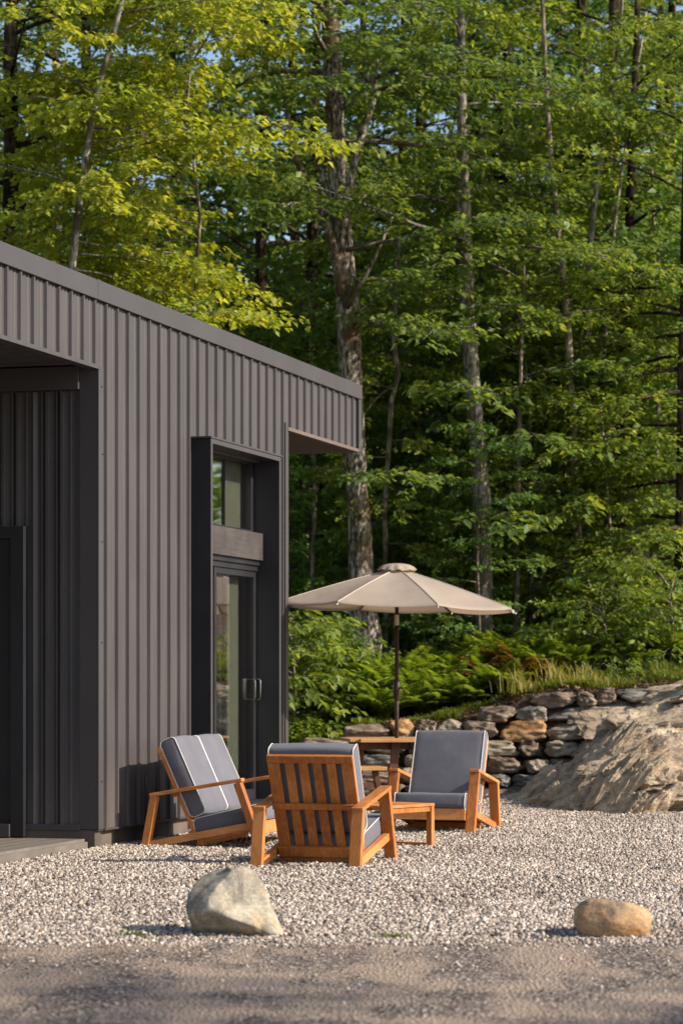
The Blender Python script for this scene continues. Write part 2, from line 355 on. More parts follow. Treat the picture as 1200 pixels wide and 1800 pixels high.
def build_gravel():
    rng = np.random.default_rng(11)
    n = 410000
    Y = 12.62 + (30.6 - 12.62) * rng.random(n) ** 1.15
    X = (rng.random(n) * 2 - 1) * (Y * 0.1285 + 0.75)
    keep = rng.random(n) < np.clip((Y * 0.1285 + 0.75) / 4.7, 0, 1) * np.clip(1.55 - Y / 34, 0.55, 1)
    t = (X - HX) * 0.2739 + (Y - HY) * 0.9618; nn = (X - HX) * 0.9618 - (Y - HY) * 0.2739
    keep &= ~((nn < -0.03) & (t < 4.75)) & ~((nn < -0.2) & (t > 4))
    keep &= ~((X > 2.4) & (Y > 26.5))
    X, Y = X[keep], Y[keep]
    far = np.clip((Y - 20) / 12, 0, 1)
    lf = np.array([noise.noise(Vector((a * 0.9, b * 0.6, 4))) + 0.5 * noise.noise(Vector((a * 3, b * 2.2, 14))) for a, b in zip(X, Y)])
    edge = np.array([noise.noise(Vector((a * 1.6, 0, 4))) * 0.16 + noise.noise(Vector((a * 7, 0, 14))) * 0.07 for a in X])
    kk = (Y - 12.98 - edge) > -0.34 * rng.random(len(X)) ** 2.2
    kk &= rng.random(len(X)) < np.clip(1.0 + 0.9 * (lf + 0.25), 0.35, 1)
    X, Y, lf = X[kk], Y[kk], lf[kk]
    GT_ = np.clip(rng.beta(2.0, 2.0, len(X)) * 0.92 + 0.04 + 0.13 * lf, 0, 1); GZ_ = np.clip(0.012 + 0.016 * lf, 0, 0.03) * np.clip((Y - 12.9) / 0.5, 0, 1) - 0.006 * (Y < 13.1)
    o = stones('gravel', 0, X, Y, 0.0078, 0.0168, GZ_, 4, M['gravel'], tint=GT_)
    tag(o, kind='stuff'); link(o)
    n = 7000
    Y = 13.0 - (rng.random(n) ** 3.0) * 5.0
    X = (rng.random(n) * 2 - 1) * (Y * 0.1285 + 0.6)
    kk = (rng.random(n) < 0.2 + 0.8 * (Y > 12.6)); X, Y = X[kk], Y[kk]
    o = stones('loose_road_stones', 0, X, Y, 0.003, 0.0105, 0.001, 8, M['gravel'])
    tag(o, kind='stuff'); link(o)
build_gravel()

# ------------------------------------------------------------------ house
def ribbed(mb, u0, u1, z0, z1, put, pitch=0.235, rise=0.023, fine=0.005):
    """ribbed steel sheet: put(u, out, z) -> local point"""
    prof = [(0, 0), (0.030, fine), (0.042, fine), (0.050, 0), (0.078, 0), (0.086, fine), (0.098, fine), (0.106, 0), (0.136, 0),
            (0.143, rise), (0.166, rise), (0.176, 0), (0.196, 0), (0.203, fine), (0.214, fine), (0.221, 0)]
    pts = []; u = math.floor(u0 / pitch) * pitch
    while u < u1 + pitch:
        for a, b in prof: pts.append((u + a, b))
        u += pitch
    def at(uu):
        for (a, b), (c, d) in zip(pts, pts[1:]):
            if a <= uu <= c: return b + (d - b) * (uu - a) / max(c - a, 1e-9)
        return 0
    pp = [(u0, at(u0))] + [p for p in pts if u0 + 1e-4 < p[0] < u1 - 1e-4] + [(u1, at(u1))]
    b = len(mb.v)
    for i, (uu, o_) in enumerate(pp):
        mb.v += [put(uu, o_, z0), put(uu, o_, z1)]
        if i: mb.f.append((b + 2 * i - 2, b + 2 * i, b + 2 * i + 1, b + 2 * i - 1))

def build_house():
    h = empty('house', (HX, HY, 0), HA)
    tag(h, 'low flat roofed house clad in charcoal ribbed steel with a tall boxed window', 'house')
    Z0, ZT, ZC = 0.165, 4.08, 4.23
    TE, TO, TN = 4.75, 7.23, -6.5          # wall end, overhang end, fascia start towards the camera
    fac = lambda u, o_, z: (o_, u, z)
    mb = MB()
    ribbed(mb, 0.07, 2.12, Z0, ZT, fac); ribbed(mb, 2.12, 4.05, 3.25, ZT, fac); ribbed(mb, 4.05, TE - 0.06, Z0, ZT, fac)
    ribbed(mb, TN, 0.07, 3.60, ZT, fac); ribbed(mb, TE - 0.06, TO - 0.10, 3.585, ZT, fac)
    mb.box(-0.15, -0.004, 0, 2.12, 0.16, ZT); mb.box(-0.15, -0.004, 2.12, 4.05, 3.2, ZT); mb.box(-0.15, -0.004, 4.05, TE, 0.16, ZT)
    mb.box(-0.15, -0.004, TN, -0.001, 3.605, ZT); mb.box(-0.15, -0.004, TE + .001, TO - 0.01, 3.6, ZT)
    mb.build('wall_cladding', M['clad'], h)
    # porch wall facing the camera (at t = 0)
    mb = MB(); pw = lambda u, o_, z: (-u, -o_, z)
    ribbed(mb, 0.12, 0.50, 0.20, 3.42, pw, pitch=0.118, rise=0.022)
    ribbed(mb, 1.75, 6.9, 0.20, 3.42, pw, pitch=0.118, rise=0.022); ribbed(mb, 0.5, 1.75, 2.42, 3.42, pw, pitch=0.118, rise=0.022)
    mb.box(-0.60, -0.01, 0.004, 0.12, 0.0, 3.6); mb.box(-7, -1.70, 0.004, 0.12, 0.0, 3.6); mb.box(-1.70, -0.60, 0.004, 0.12, 2.40, 3.6)
    mb.build('porch_wall_cladding', M['clad'], h)
    mb = MB(); mb.box(-0.13, 0.012, -0.024, -0.002, 0.165, 3.6); mb.box(0.0022, 0.024, -0.024, 0.075, 0.165, 3.6)
    mb.build('corner_trim', M['trim'], h, bevel=0.003)
    mb = MB(); mb.box(-7, -0.13, -0.05, -0.001, 3.43, 3.6); mb.box(-7, -0.13, -0.026, -0.001, 0.155, 0.2); mb.build('porch_flashing', M['trim'], h, bevel=0.003)
    mb = MB(); mb.box(0.0025, 0.024, TE - 0.075, TE + 0.001, 0.165, 3.62); mb.box(-0.2, 0.024, TE + 0.0012, TE + 0.014, 0.165, 3.54)
    mb.build('corner_trim', M['trim'], h, bevel=0.003)
    mb = MB(); mb.box(-2.1, -1.95, -6.4, 0.0, 0.0, 3.6); mb.build('porch_side_wall', M['clad'], h)  # wall out of view, added so that the porch recess darkens
    # end wall, back, interior
    mb = MB(); mb.box(-7, -0.152, TE - 0.12, TE, 0.0, 3.56); mb.box(-7.12, -7.0, 0, TE, 0, 4.1)
    mb.build('rear_wall', M['inner'], h)
    mb = MB(); mb.box(-7, -0.152, 0.12, TE - 0.12, 3.3, 3.42); mb.build('interior_ceiling', M['inner'], h); mb = MB(); mb.box(-7, -0.152, 0.12, TE - 0.12, 0.10, 0.2); mb.build('interior_floor', M['floor'], h)
    mb = MB(); mb.box(-6.9, -0.16, 4.55, 4.628, 0.2, 3.3); mb.build('interior_wall', M['sage'], h)
    def sage_panel(t0, t1, z0, z1):  # panels added to catch sun behind the glass, showing the interior wall's pale sage
        mb = MB(); k = 40
        for i in range(k + 1):
            t = t0 + (t1 - t0) * i / k; n_ = -0.165 + 0.010 * math.sin(i * 0.9)
            mb.v += [(n_, t, z0), (n_, t, z1)]
            if i: mb.f.append((2 * i - 2, 2 * i, 2 * i + 1, 2 * i - 1))
        mb.build('added_sage_panel', M['sage'], h)
    sage_panel(3.52, 3.86, 0.22, 2.23); sage_panel(3.50, 4.02, 2.60, 3.19)
    mb = MB(); mb.box(-2.6, -1.9, 3.9, 4.54, 0.2, 2.25); mb.build('interior_cupboard', M['black'], h)
    # roof, parapet cap
    mb = MB(); mb.box(-7.1, -0.152, TN, TO - 0.012, 3.66, 4.15); mb.build('roof', M['roof'], h)
    fm = MB(); fm.box(-0.05, 0.036, TN, -0.05 + 0.0, 4.085, ZC); fm.box(-0.05, 0.036, -0.048, 3.4, 4.085, ZC + .001); fm.box(-0.05, 0.036, 3.402, TO + 0.012, 4.085, ZC)
    fm.box(-0.05, 0.040, -0.075, -0.02, 4.083, ZC + .004)
    fm.box(-7.1, -0.052, TO - 0.0, TO + 0.03, 4.085, ZC); fm.box(-7.1, -0.052, TN, TO - .002, 4.151, ZC - 0.005)
    fm.build('parapet_cap', M['trim'], h, bevel=0.004)
    mb = MB(); mb.box(-0.04, 0.030, TO - 0.085, TO + 0.008, 3.555, 4.083); mb.box(-7.1, -0.042, TO - 0.009, TO + 0.006, 3.555, 4.083)
    mb.build('corner_trim', M['trim'], h, bevel=0.003)
    # closure strip below the cap
    mb = MB(); mb.box(-0.003, 0.0015, TN, TO - 0.09, 4.065, 4.084); mb.build('closure_strip', M['black'], h)
    # soffits: ribbed undersides
    mb = MB()
    ribbed(mb, TE + 0.02, TO - 0.02, -6.9, -0.012, lambda u, o_, z: (z, u, 3.572 - o_), pitch=0.16, rise=0.018)
    mb.box(-0.012, 0.028, TE, TO - 0.085, 3.553, 3.584)
    mb.build('soffit', M['soffit'], h)
    mb = MB()
    ribbed(mb, TN, -0.03, -6.9, -0.06, lambda u, o_, z: (z, u, 3.625 - o_), pitch=0.235, rise=0.018)
    mb.box(-0.06, 0.026, TN, -0.0, 3.575, 3.604)
    mb.build('soffit', M['clad'], h)
    # skirting
    mb = MB(); mb.box(-0.14, -0.028, 0.002, TE, -0.05, 0.16); mb.box(-6.9, -0.03, -0.012, 0.0018, -0.05, 0.16); mb.build('skirting', M['skirt'], h)
    mb = MB(); mb.box(-0.028, 0.014, -0.01, 0.09, 0.152, 0.1645); mb.box(-0.03, 0.03, 0.09, TE, 0.152, 0.1648); mb.build('drip_flashing', M['trim'], h)
    mb = MB(); mb.box(-0.13, -0.012, -0.014, 0.09, -0.05, 0.151); mb.build('skirting_post', M['skirt'], h)
    # window box: black stands in for shade on its faces, edge strips keep the lit rim
    wb = MB(); P = 0.165; ZB, ZW = 0.17, 3.21
    wb.box(-0.10, P, 2.12, 2.165, ZB, ZW + 0.04); wb.box(-0.10, P, 4.005, 4.05, ZB, ZW + 0.04); wb.box(-0.10, P - 0.0, 2.1655, 4.0045, ZW, ZW + 0.038)
    wb.box(-0.10, P, 2.1655, 4.0045, ZB, ZB + 0.05)
    win = wb.build('window_box', M['black'], h, bevel=0.003)
    et = MB(); et.box(P + .001, P + 0.007, 2.12, 2.165, ZB, ZW + 0.04); et.box(P + .001, P + 0.007, 4.005, 4.05, ZB, ZW + 0.04); et.box(P + .001, P + 0.007, 2.1655, 4.0045, ZW, ZW + 0.04)
    et.build('edge_trim', M['trim'], win)
    mb = MB(); mb.box(0.0025, P + 0.016, 2.10, 4.07, ZW + 0.041, ZW + 0.055); mb.build('head_flashing', M['trim'], win)
    mb = MB(); mb.box(-0.12, 0.02, 2.166, 4.004, 2.33, 2.57); mb.build('transom_beam', M['board'], h, bevel=0.004)
    mb = MB(); mb.box(-0.12, -0.01, 2.166, 4.004, 2.285, 2.328); mb.box(-0.12, -0.03, 2.166, 4.004, 2.235, 2.2845); mb.build('door_track', M['black'], h, bevel=0.002)
    # upper window
    fr = MB()
    for a in (2.166, 3.93): fr.box(-0.13, -0.07, a, a + 0.07, 2.571, 3.209)
    fr.box(-0.13, -0.07, 2.237, 3.929, 2.571, 2.60); fr.box(-0.13, -0.07, 2.237, 3.929, 3.18, 3.209)
    f = fr.build('window_frame', M['black'], h)
    mb = MB(); mb.box(-0.104, -0.098, 2.236, 3.931, 2.60, 3.18); mb.build('pane', M['glass'], f)
    def door(t0, t1, n0, hand):
        d = MB(); s_ = 0.06
        d.box(n0 - 0.035, n0, t0, t0 + s_, 0.222, 2.234); d.box(n0 - 0.035, n0, t1 - s_, t1, 0.222, 2.234)
        d.box(n0 - 0.035, n0, t0 + s_ + .001, t1 - s_ - .001, 0.222, 0.31); d.box(n0 - 0.035, n0, t0 + s_ + .001, t1 - s_ - .001, 2.18, 2.234)
        dd = d.build('sliding_door', M['black'], h, bevel=0.002)
        g = MB(); g.box(n0 - 0.022, n0 - 0.016, t0 + s_ + .0005, t1 - s_ - .0005, 0.311, 2.179); g.build('pane', M['glass'], dd)
        if hand:
            k = MB(); y = t1 - s_ / 2
            k.tube([(n0 + 0.002, y, 1.10), (n0 + 0.045, y, 1.10), (n0 + 0.052, y, 1.12), (n0 + 0.052, y, 1.26), (n0 + 0.045, y, 1.28), (n0 + 0.002, y, 1.28)], 0.0065, 8)
            k.tube([(n0 + 0.002, y - 0.10, 1.10), (n0 + 0.030, y - .10, 1.10), (n0 + 0.036, y - .10, 1.12), (n0 + 0.036, y - .10, 1.26), (n0 + 0.030, y - .10, 1.28), (n0 + 0.002, y - .10, 1.28)], 0.005, 8)
            k.build('door_handle', M['steel'], dd, smooth=True)
    door(2.17, 3.32, -0.085, False)
    door(2.85, 4.00, -0.045, True)
    # porch door, facing the camera
    d = MB()
    d.box(-0.66, -0.555, -0.075, 0.0, 0.105, 2.42); d.box(-1.74, -1.635, -0.075, 0.0, 0.105, 2.42); d.box(-1.634, -0.661, -0.075, 0.0, 2.33, 2.42)
    f = d.build('door_frame', M['black'], h, bevel=0.003)
    d = MB(); d.box(-1.633, -0.662, -0.03, 0.01, 0.20, 2.329); dd = d.build('porch_door', M['black'], h)
    g = MB(); g.box(-1.52, -0.78, -0.036, -0.0305, 0.33, 2.2); g.build('pane', M['glass'], dd)
    d = MB(); d.box(-1.633, -0.662, -0.10, -0.005, 0.105, 0.199); d.build('threshold', M['trim'], h)
    # deck
    dk = MB(); dk.box(-6.5, -0.083, -6.5, -0.028, -0.05, 0.066); dko = dk.build('deck', M['deck'], h)
    y = -0.115
    bds = MB(); x = -0.085
    while x > -3.2:
        bds.box(x - 0.135, x, -6.49, -0.03, 0.067, 0.095); x -= 0.14
    bds.build('deck_boards', M['deck'], dko, bevel=0.002, seg=1)
    fs = MB(); fs.box(-0.082, -0.062, -6.5, -0.028, -0.05, 0.0735); fs.build('deck_fascia', M['deck'], dko, bevel=0.002)
    # screws on the trims
    for (x, y, z) in ((0.026, 0.03, 0.52), (0.026, 0.035, 1.55), (0.026, 0.04, 2.3), (0.026, 0.03, 3.45), (0.026, 0.045, 2.95), (-0.06, -0.026, 0.5), (-0.07, -0.026, 2.2)):
        s = MB(); 
        if x > 0: s.tube([(x - 0.004, y, z), (x + 0.004, y, z)], 0.006, 8)
        else: s.tube([(x, y + 0.004, z), (x, y - 0.004, z)], 0.006, 8)
        s.build('screw', M['black'], h)
    return h
build_house()

# ------------------------------------------------------------------ seats
def cushion(parent, name, org, u, v, x0, x1, ulen, vthick, rad=0.035, tag_piping=True, bulge=0.012):
    """cushion: cross-section in the (u, v) plane from org, extruded along local x, soft rounded edges"""
    U = Vector((0, u[0], u[1])); Vv = Vector((0, v[0], v[1])); O = Vector((0, org[0], org[1]))
    def outline(inset):
        r = rad; pts = []
        for cx, cy, a0 in ((ulen - r, vthick - r, 0), (r, vthick - r, 90), (r, r, 180), (ulen - r, r, 270)):
            for k in range(6):
                a = math.radians(a0 + 90 * k / 5)
                pts.append((cx + (r - inset) * math.cos(a), cy + (r - inset) * math.sin(a)))
        # densify the long straight runs
        out = []
        for i, p in enumerate(pts):
            q = pts[(i + 1) % len(pts)]; out.append(p)
            dl = math.hypot(q[0] - p[0], q[1] - p[1])
            if dl > 0.08:
                k = int(dl / 0.06)
                for j in range(1, k): out.append((p[0] + (q[0] - p[0]) * j / k, p[1] + (q[1] - p[1]) * j / k))
        return out
    mb = MB(); wdt = x1 - x0; secs = []
    for s_, ins in ((0, 0.012), (0.004, 0.003), (0.014, 0.0)): secs.append((x0 + s_, ins))
    nseg = 10
    for k in range(1, nseg): secs.append((x0 + wdt * k / nseg, 0.0))
    for s_, ins in ((0.014, 0.0), (0.004, 0.003), (0, 0.012)): secs.append((x1 - s_, ins))
    n = None
    for (x, ins) in secs:
        pts = outline(ins); n = len(pts); c = 4 * (x - x0) * (x1 - x) / (wdt * wdt)
        for (a, b) in pts:
            bb = b
            along = 4 * a * (ulen - a) / (ulen * ulen)
            off = bulge * c * max(0, along) * (1 if b > vthick / 2 else -0.3)
            wr = 0.003 * noise.noise(Vector((x * 9, a * 9, org[0] * 7 + (b > vthick / 2) * 5)))
            aa = a + bulge * 0.8 * c * ((a / ulen) - 0.5) * 2 * (abs(b - vthick / 2) < vthick / 2 - 0.002)
            mb.v.append(tuple(O + U * aa + Vv * (bb + off + wr) + Vector((x, 0, 0))))
    for i in range(len(secs) - 1):
        for j in range(n):
            j2 = (j + 1) % n
            mb.f.append((i * n + j, i * n + j2, (i + 1) * n + j2, (i + 1) * n + j))
    for base in (0, (len(secs) - 1) * n):
        ci = len(mb.v); c = sum((Vector(mb.v[base + j]) for j in range(n)), Vector()) / n
        c.x += (-0.006 if base == 0 else 0.006)
        mb.v.append(tuple(c))
        for j in range(n):
            a, b = base + j, base + (j + 1) % n
            mb.f.append((a, ci, b) if base == 0 else (a, b, ci))
    o = mb.build(name, M['fabric'], parent, smooth=True)
    for x in (x0 + 0.003, x1 - 0.003):
        t = MB(); t.tube([O + U * a + Vv * b + Vector((x, 0, 0)) for a, b in outline(-0.001)], 0.0038, 6, closed=True)
        t.build('piping', M['piping'], o, smooth=True)
    return o

def lounge_chair(name, label, cat, loc, rz, ncush=1, pitch=0.61, group=None):
    root = empty(name, loc, rz); tag(root, label, cat, group)
    W = pitch * ncush; BW = 0.08; c = 0.47
    Y = lambda f: f - c
    A = lambda f, z, x=0: (x, Y(f), z)
    for sgn in (-1, 1):
        x = sgn * (W / 2 + BW / 2)
        MB().bar(A(0.020, 0.0, x), A(0.096, 0.402, x), BW, 0.055).build('leg', M['teak'], root, bevel=0.004)
        MB().bar(A(0.925, 0.0, x), A(0.745, 0.505, x), BW, 0.055).build('leg', M['teak'], root, bevel=0.004)
        MB().bar(A(0.062, 0.405, x), A(0.785, 0.528, x), BW + 0.004, 0.028).build('armrest', M['teak_flat'], root, bevel=0.005)
        x2 = sgn * (W / 2 + 0.030)
        MB().bar(A(0.045, 0.030, x2), A(0.845, 0.185, x2), 0.045, 0.055).build('side_rail', M['teak_flat'], root, bevel=0.004)
    up = Vector((0, -0.30, 0.67)).normalized(); fw = Vector((0, 0.67, 0.30)).normalized()
    B0 = Vector((0, Y(0.405), 0.095)); Lb = 0.735
    # back frame: stiles, rails; slats
    mb = MB(); sw = 0.084
    for sgn in (-1, 1):
        x = sgn * (W / 2 - sw / 2 - 0.003)
        mb.bar(B0 + Vector((x, 0, 0)), B0 + up * (Lb - 0.056) + Vector((x, 0, 0)), sw, 0.030)
    mb.bar(B0 + up * (Lb - 0.0275) + Vector((-W / 2 + 0.003, 0, 0)), B0 + up * (Lb - 0.0275) + Vector((W / 2 - 0.003, 0, 0)), 0.055, 0.034, side=up)
    mb.bar(B0 + up * 0.362 - fw * 0.028 + Vector((-W / 2 + 0.004, 0, 0)), B0 + up * 0.362 - fw * 0.028 + Vector((W / 2 - 0.004, 0, 0)), 0.042, 0.024, side=up)
    mb.bar(B0 + up * 0.02 - fw * 0.030 + Vector((-W / 2 + 0.004, 0, 0)), B0 + up * 0.02 - fw * 0.030 + Vector((W / 2 - 0.004, 0, 0)), 0.075, 0.028, side=up)
    bf = mb.build('back_frame', M['teak'], root, bevel=0.004)
    inner = W - 2 * sw - 0.006; ns = 4 if ncush == 1 else 10
    per = inner / (ns + 0.47); sl = per * 0.66
    for k in range(ns):
        x = -inner / 2 + per * 0.34 + sl / 2 + k * per + 0.004
        MB().bar(B0 - up * 0.01 + Vector((x, 0, 0)), B0 + up * (Lb - 0.0565) + Vector((x, 0, 0)), sl, 0.018).build('slat', M['teak'], bf, bevel=0.003)
    # seat frame
    s0 = Vector((0, Y(0.40), 0.098)); s1 = Vector((0, Y(0.90), 0.215)); su = (s1 - s0).normalized(); sv = Vector((0, -su.z, su.y))
    mb = MB()
    for sgn in (-1, 1):
        x = sgn * (W / 2 - 0.028)
        mb.bar(s0 - sv * 0.031 + Vector((x, 0, 0)), s1 - sv * 0.031 + Vector((x, 0, 0)), 0.045, 0.052)
    mb.bar(s1 - sv * 0.05 + su * 0.012 + Vector((-W / 2, 0, 0)), s1 - sv * 0.05 + su * 0.012 + Vector((W / 2, 0, 0)), 0.022, 0.095, side=su)
    for k in range(5):
        p = s0 + su * (0.06 + 0.095 * k) - sv * 0.016
        mb.bar(p + Vector((-W / 2 + 0.052, 0, 0)), p + Vector((W / 2 - 0.052, 0, 0)), 0.06, 0.018, side=su)
    mb.build('seat_frame', M['teak_flat'], root, bevel=0.003)
    mb = MB(); mb.bar(A(0.44, 0.055, -W / 2 - 0.01), A(0.44, 0.055, W / 2 + 0.01), 0.05, 0.05, side=(0, 1, 0)); mb.build('stretcher', M['teak'], root, bevel=0.003)
    for k in range(ncush):
        x0 = -W / 2 + k * pitch + 0.004; x1 = x0 + pitch - 0.008
        cushion(root, 'seat_cushion', (s0.y + 0.006, s0.z + 0.002), (su.y, su.z), (sv.y, sv.z), x0, x1, 0.545, 0.128)
        p = s0 + sv * 0.120 + fw * 0.0
        q = B0 + fw * 0.021 + up * 0.140
        cushion(root, 'back_cushion', (q.y, q.z), (up.y, up.z), (fw.y, fw.z), x0, x1, 0.623, 0.125)
    return root

def rz_for(dx, dy): return math.atan2(dy, dx) - math.pi / 2       # local +y -> (dx, dy)
def place_by_feet(rear, front, mid=None):
    return
# loveseat at the wall: near-side rear foot at px (254,1493)
def seat_at(pxfoot, sgn, facing, W, **kw):
    """put the chair so that its rear foot on side sgn stands at this pixel"""
    x, y = pxfoot; Yd = F * EYE / (y - HOR); P = Vector(((x - 600) / F * Yd, Yd, 0))
    rz = rz_for(*facing); R = Matrix.Rotation(rz, 3, 'Z')
    loc = P - R @ Vector((sgn * (W / 2 + 0.04), 0.020 - 0.47, 0))
    return loc, rz
loc, rz = seat_at((256, 1492), 1, (0.962, -0.24), 1.22)
lounge_chair('garden_loveseat', 'two seat teak loveseat with slate cushions standing sideways against the dark steel wall', 'loveseat', loc, rz, 2, group='teak lounge seats')
loc, rz = seat_at((624, 1531), 1, (0.285, 0.96), 0.61)
lounge_chair('lounge_chair', 'teak armchair seen from behind with its slatted back to the viewer, nearest the camera', 'armchair', loc, rz, 1, group='teak lounge seats')
loc, rz = seat_at((871, 1458), -1, (-0.29, -0.957), 0.61)
lounge_chair('lounge_chair', 'teak armchair facing the viewer with plain slate cushions, in front of the stone wall', 'armchair', loc, rz, 1, group='teak lounge seats')

def side_table():
    cx, cy = 0.33, 19.95
    rz = math.radians(40)
    root = empty('side_table', (cx, cy, 0), math.radians(52)); tag(root, 'small low teak table with open loop legs between the armchairs', 'side table')
    a, b, H = 0.30, 0.24, 0.345
    mb = MB()
    n = 6; pw = (2 * b) / n
    for k in range(n):
        mb.box(-a, a, -b + k * pw + 0.002, -b + (k + 1) * pw - 0.002, H - 0.022, H)
    mb.build('table_top', M['teak_flat'], root, bevel=0.002)
    mb = MB(); mb.box(-a + 0.02, a - 0.02, -b + 0.012, -b + 0.032, H - 0.062, H - 0.0225); mb.box(-a + 0.02, a - 0.02, b - 0.032, b - 0.012, H - 0.062, H - 0.0225)
    mb.build('apron', M['teak'], root, bevel=0.002)
    for sx in (-1, 1):
        for sy in (-1, 1):
            x, y = sx * (a - 0.022), sy * (b - 0.026)
            MB().box(x - 0.02, x + 0.02, y - 0.024, y + 0.024, 0.0, H - 0.0228).build('leg', M['teak'], root, bevel=0.003)
        MB().box(sx * (a - 0.022) - 0.018, sx * (a - 0.022) + 0.018, -b + 0.051, b - 0.051, 0.008, 0.045).build('foot_rail', M['teak'], root, bevel=0.002)
side_table()

# ------------------------------------------------------------------ tall table, bench and parasol
UC = px(697, HOR, 24.7); UC.z = 0
def tall_table():
    root = empty('patio_table', (UC.x + 0.01, UC.y, 0), math.radians(8)); tag(root, 'pale plank topped table on dark splayed legs with the parasol pole through it', 'table')
    H = 0.735; R = 0.49
    mb = MB(); n = 7; 
    for k in range(n):
        y0 = -R + 2 * R * k / n + 0.003; y1 = -R + 2 * R * (k + 1) / n - 0.003; ym = (y0 + y1) / 2
        hw = 0.50 if abs(ym) < 0.30 else 0.42
        if k == n // 2:
            mb.box(-hw, -0.035, y0, y1, H - 0.03, H); mb.box(0.035, hw, y0, y1, H - 0.03, H)
        else: mb.box(-hw, hw, y0, y1, H - 0.03, H)
    mb.build('table_top', M['pine'], root, bevel=0.004)
    mb = MB(); mb.box(-0.42, 0.42, -0.30, -0.26, H - 0.10, H - 0.0305); mb.box(-0.42, 0.42, 0.26, 0.30, H - 0.10, H - 0.0305); mb.build('apron', M['brownwood'], root, bevel=0.003)
    for (x0, y0, x1, y1) in ((-0.07, -0.32, -0.15, -0.36), (0.10, -0.32, 0.20, -0.36), (-0.38, -0.20, -0.44, -0.24), (0.38, 0.2, 0.46, 0.26), (-0.3, 0.32, -0.4, 0.4)):
        MB().bar((x0, y0, H - 0.031), (x1, y1, 0), 0.075, 0.04).build('leg', M['brownwood'], root, bevel=0.003)
tall_table()
def bench():
    p = px(634, HOR, 24.5)
    root = empty('bench', (p.x - 0.05, 24.45, 0), math.radians(14)); tag(root, 'short pale plank bench on dark splayed legs left of the parasol table', 'bench')
    mb = MB(); mb.box(-0.17, 0.17, -0.50, -0.012, 0.455, 0.49); mb.box(-0.17, 0.17, -0.008, 0.50, 0.455, 0.49); mb.build('seat', M['pine'], root, bevel=0.004)
    for sy in (-0.4, 0.4):
        for sx in (-1, 1):
            MB().bar((sx * 0.08, sy, 0.454), (sx * 0.17, sy, 0), 0.05, 0.06, side=(1, 0, 0)).build('leg', M['brownwood'], root, bevel=0.003)
        MB().box(-0.11, 0.11, sy - 0.02, sy + 0.02, 0.30, 0.345).build('crossbar', M['brownwood'], root)
bench()

